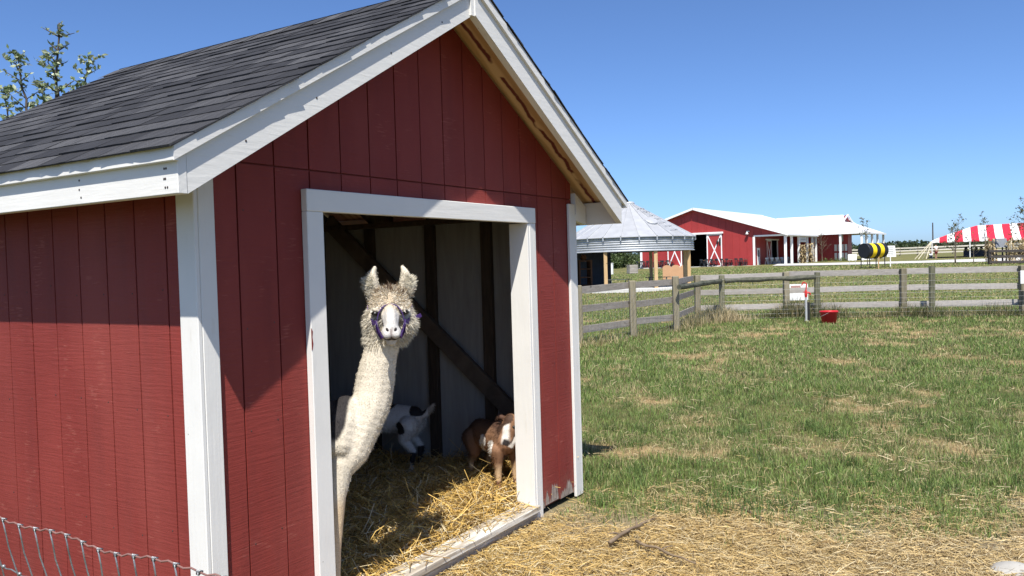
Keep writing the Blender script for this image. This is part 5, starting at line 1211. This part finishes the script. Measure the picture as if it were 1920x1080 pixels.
# ---------------------------------------------------------------- llama
LO = Vector((.74, .6, .10)); llama = empty('llama', LO, 0, 'cream and grey llama in a purple halter looking out of the shed doorway', 'llama')
H = Vector((1.031, -.080, 1.452)); f_ = Vector((-.745, -.655, -.20)).normalized(); r_ = Vector((0, 0, 1)).cross(f_).normalized(); u_ = f_.cross(r_).normalized()
if u_.z < 0: u_ = -u_
def hp(r, f, u): return H + r_ * r + f_ * f + u_ * u
RM = Matrix((r_, f_, u_)).transposed().to_4x4()
neck = [((.812, .038, .735), .058), ((.851, .023, .793), .076), ((.900, .006, .898), .087), ((.947, -.006, .990), .093), ((.971, -.006, 1.042), .094), ((.988, -.010, 1.113), .092), ((.997, -.018, 1.175), .086), ((1.008, -.031, 1.240), .080), ((1.022, -.050, 1.33), .079), ((1.03, -.066, 1.42), .08)]
shapes = [('chain', [p for p, r in neck], [r * 1.05 for p, r in neck]),
    ('ball', H + f_ * -.01 + u_ * .015, (.088, .105, .088), RM), ('ball', hp(0, .035, .03), (.062, .065, .052), RM),
    ('chain', [hp(0, .05, .0), hp(0, .11, -.012), hp(0, .165, -.028), hp(0, .205, -.038)], [.055, .043, .036, .033]),
    ('chain', [hp(0, .06, .028), hp(0, .13, .012), hp(0, .195, -.012)], [.032, .028, .026]),
    ('chain', [hp(-.022, .2, -.055), hp(-.02, .228, -.06)], [.026, .022]), ('chain', [hp(.022, .2, -.055), hp(.02, .228, -.06)], [.026, .022]),
    ('chain', [hp(0, .02, -.075), hp(0, .12, -.085), hp(0, .198, -.096)], [.055, .04, .026]),
    ('ball', hp(-.068, .0, -.05), (.048, .07, .07), RM), ('ball', hp(.068, .0, -.05), (.048, .07, .07), RM), ('ball', hp(0, -.01, -.1), (.09, .075, .08), RM),
    ('ball', hp(-.066, .062, .022), (.022, .03, .018), RM), ('ball', hp(.066, .062, .022), (.022, .03, .018), RM),
    # barrel, shoulders, hips
    ('chain', [(.838, .050, 1.000), (.815, .050, .93), (.800, .058, .84)], [.056, .080, .088]),
    ('chain', [(.80, .17, .80), (.75, .50, .79), (.71, .90, .81), (.69, 1.28, .83), (.69, 1.45, .84)], [.125, .215, .25, .245, .20]),
    ('chain', [(.81, .12, .965), (.74, .60, .965), (.70, 1.05, .97)], [.07, .13, .14]),
    # legs
    ('chain', [(.792, .048, .74), (.772, .046, .66), (.758, .047, .59), (.750, .055, .48), (.742, .061, .34), (.737, .063, .22), (.735, .062, .145), (.724, .050, .122)], [.062, .052, .043, .040, .033, .031, .032, .034]),
    ('chain', [(.71, .26, .70), (.70, .26, .55), (.695, .27, .45), (.69, .27, .36), (.69, .275, .24), (.69, .27, .14), (.68, .255, .115)], [.10, .062, .044, .038, .032, .034, .038]),
    ('chain', [(.80, 1.33, .74), (.81, 1.28, .55), (.80, 1.40, .40), (.80, 1.36, .25), (.795, 1.35, .14), (.79, 1.33, .115)], [.15, .085, .046, .037, .034, .038]),
    ('chain', [(.57, 1.33, .74), (.57, 1.28, .55), (.56, 1.40, .40), (.56, 1.36, .25), (.555, 1.35, .14), (.55, 1.33, .115)], [.15, .085, .046, .037, .034, .038]),
    ('chain', [(.69, 1.57, .98), (.68, 1.69, .95), (.68, 1.75, .84)], [.06, .055, .03])]
for sg in (-1, 1):        # ears, leaning a little inward at the tip
    b = hp(sg * .070, -.035, .075); shapes.append(('chain', [b, b + r_ * sg * .012 + Vector((0, 0, .05)), b + r_ * sg * .010 + Vector((0, 0, .095)), b - r_ * sg * .004 + Vector((0, 0, .130))], [.029, .032, .022, .010]))
me = blob_body('body', shapes, .0085, 3); V, N = mesh_arrays(me)
# crimped wool folds across the lower neck and chest
nzp = np.array([[p[2], (p[0] - 1.05) * RH.x + (p[1] - .1) * RH.y] for p, r in neck]); lat_ = (V[:, :2] - np.array([1.05, .1])) @ np.array([RH.x, RH.y]) - np.interp(V[:, 2], nzp[:, 0], nzp[:, 1])
fm = np.clip((V[:, 2] - .74) / .06, 0, 1) * np.clip((1.03 - V[:, 2]) / .12, 0, 1) * (V[:, 1] < .12) * np.clip((lat_ + .07) / .04, 0, 1)
V = V + N * (fm * (.0002 + .0014 * vnoise(lat_ * 1.3, V[:, 2], 11.)) * np.sin(2 * np.pi * (V[:, 2] + .55 * lat_) / .034 + 5 * vnoise(lat_, V[:, 2], 14.)))[:, None]
me.vertices.foreach_set('co', V.astype(np.float32).ravel()); me.update(); V, N = mesh_arrays(me)
inv = np.array(RM.to_3x3().inverted()); Lh = (V - np.array(H)) @ inv.T     # head coordinates
cream = np.array([.62, .555, .445]); white = np.array([.56, .535, .50]); grey = np.array([.032, .029, .029]); tan = np.array([.55, .42, .27])
mix = lambda a, b, k: a * (1 - k[:, None]) + b * k[:, None]
nz = n3(V, 9.); c = np.tile(cream, (len(V), 1)) * (.86 + .28 * nz[:, None])
hd = (np.linalg.norm(Lh * np.array([1, .6, 1]), axis=1) < .18) & (V[:, 2] > 1.28)
muz = np.clip((Lh[:, 1] - .10) / .03, 0, 1) * hd; c = mix(c, white * (.92 + .1 * nz[:, None]), muz)
# saddle: grey over the back and the shoulder above the pale chest
latN = (V[:, :2] - np.array([1.05, .1])) @ np.array([RH.x, RH.y]); nzp = np.array([[p[2], (p[0] - 1.05) * RH.x + (p[1] - .1) * RH.y] for p, r in neck]); lat0 = np.interp(V[:, 2], nzp[:, 0], nzp[:, 1]); rad0 = np.interp(V[:, 2], nzp[:, 0], [r for p, r in neck])
sad = np.clip((-rad0 * .80 - (latN - lat0) + (nz - .5) * .03) / .014, 0, 1) * np.clip((1.09 - V[:, 2]) / .02, 0, 1) * np.clip((V[:, 2] - .82 + (nz - .5) * .06) / .05, 0, 1)
sad = np.maximum(sad, np.clip((V[:, 1] - .13) / .04, 0, 1) * (V[:, 2] > .55))
c = mix(c, grey * (.8 + .5 * nz[:, None]), sad)
leg = np.clip((.62 - V[:, 2]) / .08, 0, 1); c = mix(c, np.array([.60, .46, .30]) * (.9 + .2 * nz[:, None]), leg * (V[:, 1] < .2)); c = mix(c, grey * 1.3, leg * (V[:, 1] >= .2))
eye = np.exp(-(((np.abs(Lh[:, 0]) - .072) / .020) ** 2 + ((Lh[:, 1] - .07) / .035) ** 2 + ((Lh[:, 2] - .0) / .016) ** 2)) * hd; c = mix(c, np.array([.05, .04, .035]), np.clip(eye * 1.1, 0, 1))
chk = np.exp(-(((np.abs(Lh[:, 0]) - .066) / .02) ** 2 + ((Lh[:, 1] - .09) / .03) ** 2 + ((Lh[:, 2] + .035) / .022) ** 2)) * hd; c = mix(c, np.array([.10, .085, .08]), np.clip(chk * .8, 0, 1))
fore = np.exp(-((Lh[:, 0] / .045) ** 2 + ((Lh[:, 2] - .065) / .03) ** 2)) * hd * (Lh[:, 1] > 0); c = mix(c, tan * .8, np.clip(fore * .7, 0, 1))
mouth = np.exp(-((Lh[:, 2] + .079 + .25 * np.abs(Lh[:, 0])) / .0055) ** 2) * (Lh[:, 1] > .165) * (np.abs(Lh[:, 0]) < .036) * hd; c = mix(c, np.array([.07, .05, .05]), np.clip(mouth, 0, .95))
phil = np.exp(-(Lh[:, 0] / .0045) ** 2) * (Lh[:, 1] > .2) * (Lh[:, 2] < -.025) * (Lh[:, 2] > -.078) * hd; c = mix(c, np.array([.16, .11, .10]), np.clip(phil, 0, .8))
paint(me, np.clip(c, 0, .9)); to_parent(me, llama); body = link_mesh('body', me, M_WOOL, llama)
# hair
def shade(col, n, lo=.75, hi=1.2): return np.clip(col * RNG.uniform(lo, hi, (n, 1)), 0, .95)
cI = np.clip(c, 0, .9)
Nw = np.array(N)
nearE = (np.abs(np.abs(Lh[:, 0]) - .074) < .027) & (np.abs(Lh[:, 2] - .004) < .019) & (Lh[:, 1] > .03)
face = hd & (Lh[:, 1] < .105) & ~nearE
cheek = np.exp(-(((np.abs(Lh[:, 0]) - .085) / .06) ** 2 + ((Lh[:, 2] + .06) / .08) ** 2)) + np.exp(-((Lh[:, 2] + .13) / .06) ** 2)
w = face * np.clip(1.2 - Lh[:, 1] / .1, 0, 1.2) * (.15 + cheek) * (eye < .3) * (V[:, 2] < H.z + .07); P_, N_, i = pick(V, N, w, 9500)
out = np.clip(np.abs(Lh[i, 0]) / .09, 0, 1)
flow = -np.array(f_)[None] * .35 + np.array([0, 0, -.75])[None] + np.sign(Lh[i, 0:1]) * np.array(r_)[None] * .35
fur('cheek_wool', P_, N_, RNG.uniform(.014, .046, len(P_)) * (.55 + .6 * np.clip(cheek[i], 0, 1)), shade(np.array([.70, .645, .53]), len(P_), .6, 1.2), M_HAIRS, llama, .5, .0024, .30, flow)
w = hd * (~nearE) * (Lh[:, 2] > .022) * (Lh[:, 1] < .108) * (Lh[:, 1] > -.12) * (np.abs(Lh[:, 0]) < .1) * (Lh[:, 2] < .1) * (eye < .2) + 1e-9; P_, N_, i = pick(V, N, w, 5200)
flow = np.sign(Lh[i, 0:1]) * np.array(r_)[None] * .55 - np.array(f_)[None] * .25 + np.array([0, 0, .1])[None]
fur('crown_wool', P_, N_, RNG.uniform(.014, .04, len(P_)) * np.clip(1.25 - np.clip(Lh[i, 1], 0, .12) / .12, .35, 1), shade(np.where(RNG.random((len(P_), 1)) < .35, np.array([.50, .38, .24]), np.array([.76, .70, .58])), len(P_), .65, 1.2), M_HAIRS, llama, .3, .0023, .33, flow)
tp = np.array(hp(0, -.005, .088)) + RNG.normal(0, 1, (520, 3)) @ np.array([np.array(r_) * .030, np.array(f_) * .016, np.array(u_) * .006]); tn = np.tile(np.array(u_), (520, 1))
fur('forelock', tp, tn, RNG.uniform(.03, .065, 520), shade(np.where(RNG.random((520, 1)) < .6, np.array([.13, .07, .045]), np.array([.45, .36, .25])), 520, .6, 1.3), M_HAIRS, llama, .15, .0024, .45)
earm = hd & (Lh[:, 2] > .085) & (np.abs(Lh[:, 0]) > .035); hzv = np.clip((Lh[:, 2] - .085) / .13, 0, 1)
w = earm * (1. + 1.2 * (np.abs(Lh[:, 0]) > .076 - .014 * hzv) + 1.6 * (hzv > .8)) + 1e-9; P_, N_, i = pick(V, N, w, 4600)
sgn = np.sign(Lh[i, 0:1]); hz = hzv[i]; outer = np.abs(Lh[i, 0]) > .076 - .014 * hz
flow = sgn * np.array(r_)[None] * RNG.uniform(.1, .9, (len(i), 1)) + np.array([0, 0, 1.])[None] * (hz[:, None] * 1.3 - .25)
fur('ear_fringe', P_, N_ * .35, RNG.uniform(.014, .040, len(P_)) * np.where(outer, 1.1, .42) * (.8 + .35 * hz), shade(np.array([.74, .69, .57]), len(P_)), M_HAIRS, llama, .2, .0019, .24, flow)
w = (~hd) * (V[:, 2] > .60) * (V[:, 1] < .34) * (V[:, 0] > .6) + 1e-9; P_, N_, i = pick(V, N, w, 30000)
fur('neck_wool', P_, N_, RNG.uniform(.004, .011, len(P_)), cI[i] * RNG.uniform(.85, 1.12, (len(i), 1)), M_HAIRS, llama, .9, .0019, .28)
# halter and face details
def ring(cf, cu, rr, ru, wid, a0=0., a1=2 * math.pi, tilt=0., n=26):
    vs = []; mb = MB()
    for k in range(n + 1):
        a = a0 + (a1 - a0) * k / n; p = (rr * math.cos(a), ru * math.sin(a))
        for dd, off in ((-wid / 2, 0), (wid / 2, 0), (wid / 2, .003), (-wid / 2, .003)):
            sc = 1 + off / max(rr, .001); vs.append(hp(p[0] * sc, cf + dd + tilt * math.sin(a), cu + p[1] * sc))
    fs = [(k * 4 + j, (k + 1) * 4 + j, (k + 1) * 4 + (j + 1) % 4, k * 4 + (j + 1) % 4) for k in range(n) for j in range(4)]
    return mb.add(vs, fs)
halter = ring(.112, -.030, .062, .081, .024, tilt=-.03).build('halter', M_HALTER, llama, True, world=True)
def strap(pts, w, name='halter_strap', mat=None, par=None, up=None):
    mb = MB()
    for a, b in zip(pts[:-1], pts[1:]): mb.bar(a, b, .004, w, 0, up=up or u_)
    return mb.build(name, mat or M_HALTER, par or halter, world=True)
for sg in (-1, 1):
    strap([hp(sg * .068, .122, -.028), hp(sg * .084, .075, -.042), hp(sg * .104, .02, -.028), hp(sg * .108, -.04, .01)], .022)
    strap([hp(sg * .066, .118, -.04), hp(sg * .062, .112, -.07), hp(sg * .042, .10, -.112)], .020)
    MB().tube([hp(sg * (.066 + .006 * math.cos(t)), .120, -.040 + .007 * math.sin(t)) for t in [2 * math.pi * k / 12 for k in range(13)]], .0013, 6, False).build('halter_buckle', M_PIPE, halter, True, world=True)
strap([hp(.108, .02, -.03), hp(.135, .015, -.035), hp(.150, .01, -.028)], .018)
MB().tube([hp(0, .118, -.112), hp(.003, .118, -.126), hp(.0, .12, -.142)], [.004, .006, .003], 6).tube([hp(-.02, .11, -.112), hp(.02, .11, -.112)], .006, 6).build('halter_clip', M_BLACK, halter, True, world=True)
for sg in (-1, 1):
    e = MB().ball(hp(sg * .070, .072, .004), (.021, .020, .012), 14, 10, M=None).build('eye', M_EYE, llama, True, world=True)
    lid = MB(); n = 10; vs = []
    for k in range(n + 1):
        a = math.pi * k / n; x = .024 * math.cos(a); z = .011 * math.sin(a)
        vs += [hp(sg * .070 + x, .086 - abs(x) * .45, .007 + z * .55), hp(sg * .070 + x * 1.05, .066 - abs(x) * .3, .016 + z * 1.2)]
    tint_c = (.70, .66, .58)
    lid.add(vs, [(2 * k, 2 * k + 2, 2 * k + 3, 2 * k + 1) for k in range(n)], tint_c).build('eyelid', M_WOOL, llama, True, world=True)
    Mn = RM.to_3x3().to_4x4() @ Matrix.Rotation(sg * .55, 4, 'Y')
    MB().ball(hp(sg * .0175, .230, -.036), (.0062, .010, .0115), 10, 8, M=Mn).build('nostril', M_NOSTR, llama, True, world=True)
    MB().tube([hp(sg * .016, .232, -.046), hp(sg * .009, .241, -.055), hp(0, .240, -.062)], .0019, 5).build('nose_crease', M_NOSTR, llama, True, world=True)
MB().tube([hp(-.036, .195, -.083), hp(-.026, .218, -.0835), hp(-.012, .232, -.0835), hp(0, .237, -.079), hp(.012, .232, -.0835), hp(.026, .218, -.0835), hp(.036, .195, -.083)], .0028, 6).tube([hp(0, .241, -.060), hp(0, .240, -.080)], .0016, 5).build('mouth_line', M_NOSTR, llama, True, world=True)
P_ = np.array([hp(sg * RNG.uniform(.055, .085), .085, .016 + RNG.normal(0, .002)) for sg in (-1, 1) for _ in range(60)])
fur('eyelash', P_, np.tile(np.array(f_), (120, 1)), RNG.uniform(.012, .022, 120), np.tile(np.array([.03, .025, .02]), (120, 1)), M_HAIRS, llama, .8, .0014, .2)
for (x, y) in ((.720, .045), (.675, .245), (.785, 1.32), (.545, 1.32)):
    for sg in (-1, 1): MB().ball((x + sg * .018, y, .112), (.018, .034, .02), 8, 6).build('hoof', M_HOOF, llama, True, world=True)

# ---------------------------------------------------------------- goats
def goat(name, label, base, axis, head_to, colour, tail_up, seed, legs_dx=0., head_low=False, sc=1., hair=14000, poll=None):
    """a small goat: base = ground point under the middle, axis = unit heading; head_to = (fwd, side, up) of the nose from the poll"""
    root = empty(name, base, 0, label, 'goat'); A = Vector(axis).normalized(); S_ = Vector((0, 0, 1)).cross(A); U = Vector((0, 0, 1))
    def q(a, s, z): return Vector(base) + (A * a + S_ * s) * sc + U * z * sc
    sh = [('chain', [q(-.25, 0, .425), q(-.12, 0, .418), q(.04, 0, .414), q(.20, 0, .425)], [.086, .102, .107, .092]), ('chain', [q(-.27, 0, .455), q(-.05, 0, .468), q(.2, 0, .475)], [.062, .066, .062])]
    for s in (-.075, .075):
        sh.append(('chain', [q(.19, s, .36), q(.195, s, .27), q(.20, s, .20), q(.195, s, .19), q(.20, s, .09), q(.205, s, .045), q(.222, s, .02)], [.056, .034, .024, .025, .017, .020, .022]))
        sh.append(('chain', [q(-.25, s, .38), q(-.21, s * 1.1, .275), q(-.285, s * 1.1, .19), q(-.272, s * 1.1, .09), q(-.268, s * 1.1, .045), q(-.25, s * 1.1, .02)], [.080, .042, .024, .017, .020, .022]))
    if head_low: pk, nk = q(.42, .0, .30), [q(.2, 0, .43), q(.33, 0, .38), q(.42, 0, .30)]
    else: pk, nk = q(.27, .06, .585), [q(.19, 0, .43), q(.25, .02, .50), q(.27, .055, .57)]
    if poll is not None: pk = Vector(poll); nk = [q(.19, 0, .43), q(.22, 0, .47).lerp(pk, .5), pk]
    sh.append(('chain', nk, [.085, .066, .055])); hd_ = Vector(head_to).normalized(); hu = U - hd_ * U.dot(hd_); hu.normalize(); hr = hd_.cross(hu)
    def k(r, f, u): return pk + (hr * r + hd_ * f + hu * u) * sc
    sh += [('ball', k(0, .01, .0), (.05 * sc,) * 3), ('chain', [k(0, .03, -.002), k(0, .09, -.014), k(0, .135, -.024)], [.043 * sc, .034 * sc, .026 * sc]), ('chain', [k(0, .04, -.03), k(0, .12, -.042)], [.03 * sc, .02 * sc])]
    for s in (-1, 1): sh.append(('chain', [k(s * .04, -.012, .012), k(s * .095, -.02, .016), k(s * .150, -.01, -.012)], [.015 * sc, .023 * sc, .009 * sc]))
    if tail_up: sh.append(('chain', [q(-.345, 0, .45), q(-.40, 0, .49), q(-.425, 0, .53)], [.028, .024, .014]))
    else: sh.append(('chain', [q(-.345, 0, .45), q(-.40, 0, .44), q(-.42, 0, .39)], [.026, .024, .014]))
    me = blob_body('body', sh, .0075, 3); V, N = mesh_arrays(me)
    X = np.stack([(V - np.array(base)) @ np.array(A), (V - np.array(base)) @ np.array(S_), V[:, 2] - base[2]], 1) / sc
    hl = (V - np.array(pk)); HX = np.stack([hl @ np.array(hr), hl @ np.array(hd_), hl @ np.array(hu)], 1) / sc; ish = ((HX[:, 1] > -.03) & (HX[:, 1] < .19) & (np.hypot(HX[:, 0], HX[:, 2] + .02) < .068)) | ((np.abs(HX[:, 1]) < .045) & (np.abs(HX[:, 2]) < .045) & (np.abs(HX[:, 0]) < .18))
    c = np.clip(colour(X, HX, ish, V), 0, .9); cc = c.copy(); paint(me, c); to_parent(me, root); link_mesh('body', me, M_COAT, root)
    P_, N_, i = pick(V, N, np.ones(len(V)), hair); flow = np.tile(-np.array(A) * .8 + np.array([0, 0, -.5]), (len(i), 1))
    fur('coat_hair', P_, N_ * .5, RNG.uniform(.010, .026, len(i)), cc[i] * RNG.uniform(.6, 1.35, (len(i), 1)), M_HAIRS, root, .4, .0020, .22, flow)
    for s in (-1, 1):
        MB().ball(k(s * .044, .048, .012), .0125 * sc, 10, 8).build('eye', M_EYE, root, True, world=True)
        MB().ball(k(s * .011, .158, -.018), (.005, .005, .004), 8, 6).build('nostril', M_NOSTR, root, True, world=True)
    for a, s in ((.218, -.075), (.218, .075), (-.254, -.083), (-.254, .083)): MB().ball(q(a, s, .016), (.026, .026, .02), 10, 6).build('hoof', M_HOOF, root, True, world=True)
    return root
def white_goat(X, HX, ish, V):
    nz = n3(V, 7., 3.); c = np.tile(np.array([.56, .555, .54]), (len(X), 1)) * (.9 + .18 * nz[:, None]); blk = np.array([.022, .02, .022]); brn = np.array([.10, .052, .034])
    def spot(a, z, ra, rz, col, side=None, k=6.):
        nonlocal c
        m = np.clip((1 - ((X[:, 0] - a) / ra) ** 2 - ((X[:, 2] - z) / rz) ** 2 + (nz - .5) * 1.6 + (n3(V, 24., 2.) - .5) * .9) * k, 0, 1)
        if side is not None: m = m * (X[:, 1] * side > -.02)
        c = mix(c, np.tile(col, (len(X), 1)), m)
    spot(-.02, .535, .11, .05, blk); spot(-.30, .50, .07, .055, blk); spot(-.20, .37, .045, .05, blk); spot(-.29, .13, .06, .07, blk); spot(.2, .12, .05, .08, blk)
    c = mix(c, np.tile(blk, (len(X), 1)), np.clip((.06 - X[:, 2]) * 0, 0, 1)); tail = (X[:, 0] < -.39); c[tail] = np.array([.36, .32, .27])
    return c
def brown_goat(X, HX, ish, V):
    nz = n3(V, 8., 1.7); c = np.tile(np.array([.215, .115, .064]), (len(X), 1)) * (.75 + .5 * nz[:, None]); wht = np.array([.74, .70, .64]); tan = np.array([.52, .36, .21]); dk = np.array([.045, .026, .02])
    c = mix(c, np.tile(dk, (len(X), 1)), np.clip((X[:, 2] - .455) * 18 + (nz - .5) * 2, 0, 1) * (~ish) * .85); c = mix(c, np.tile(dk, (len(X), 1)), np.clip((-.14 - X[:, 0]) * 8 + (nz - .5), 0, .85))
    c = mix(c, np.tile(tan, (len(X), 1)), np.clip((.275 - X[:, 2]) * 16 + (nz - .5) * 1.5, 0, 1))
    for a, z, ra, rz in ((.02, .415, .05, .05), (-.03, .34, .035, .07), (.15, .36, .05, .07), (-.06, .30, .04, .03)):
        c = mix(c, np.tile(wht, (len(X), 1)), np.clip((1 - ((X[:, 0] - a) / ra) ** 2 - ((X[:, 2] - z) / rz) ** 2 + (nz - .5) * 2.2 + (n3(V, 26., 4.) - .5) * 1.1) * 4, 0, 1) * (~ish))
    leg = (X[:, 2] < .12); c[leg] = np.where(nz[leg][:, None] > .47, np.array([.60, .48, .36]), np.array([.20, .10, .06])); 
    fc = np.tile(np.array([.25, .135, .075]), (len(X), 1)); st = np.clip((.034 - np.abs(HX[:, 0] - .004)) * 60, 0, 1) * (HX[:, 1] > .0); fc = mix(fc, np.tile(wht, (len(X), 1)), st); fc = mix(fc, np.tile(np.array([.03, .025, .025]), (len(X), 1)), np.clip((HX[:, 1] - .140) * 60, 0, 1) * np.clip((.034 - np.hypot(HX[:, 0], HX[:, 2] + .022)) * 90, 0, 1)); fc = mix(fc, np.tile(wht, (len(X), 1)), np.clip((-.035 - HX[:, 2]) * 60, 0, 1))
    earm = np.abs(HX[:, 0]) > .055; fc[earm & (HX[:, 1] < .05)] = np.array([.085, .045, .03]); mth = np.clip((.006 - np.abs(HX[:, 2] + .038)) * 300, 0, 1) * (HX[:, 1] > .075); fc = mix(fc, np.tile(np.array([.05, .035, .03]), (len(X), 1)), mth)
    c[ish] = fc[ish]; return c
goat('brown_goat', 'brown goat with white patches and a white blaze beside the right door jamb', Vector((2.690, .428, .098)), (-.50, -.866, 0), (-.60, .02, -.80), brown_goat, False, 5, sc=.87, poll=(2.605, .232, .600))
goat('white_goat', 'white goat with black and brown spots grazing in the dark behind the llama', Vector((2.74, 1.50, .085)), (-.30, .95, 0), (-.25, .55, -.75), white_goat, True, 6, head_low=True)
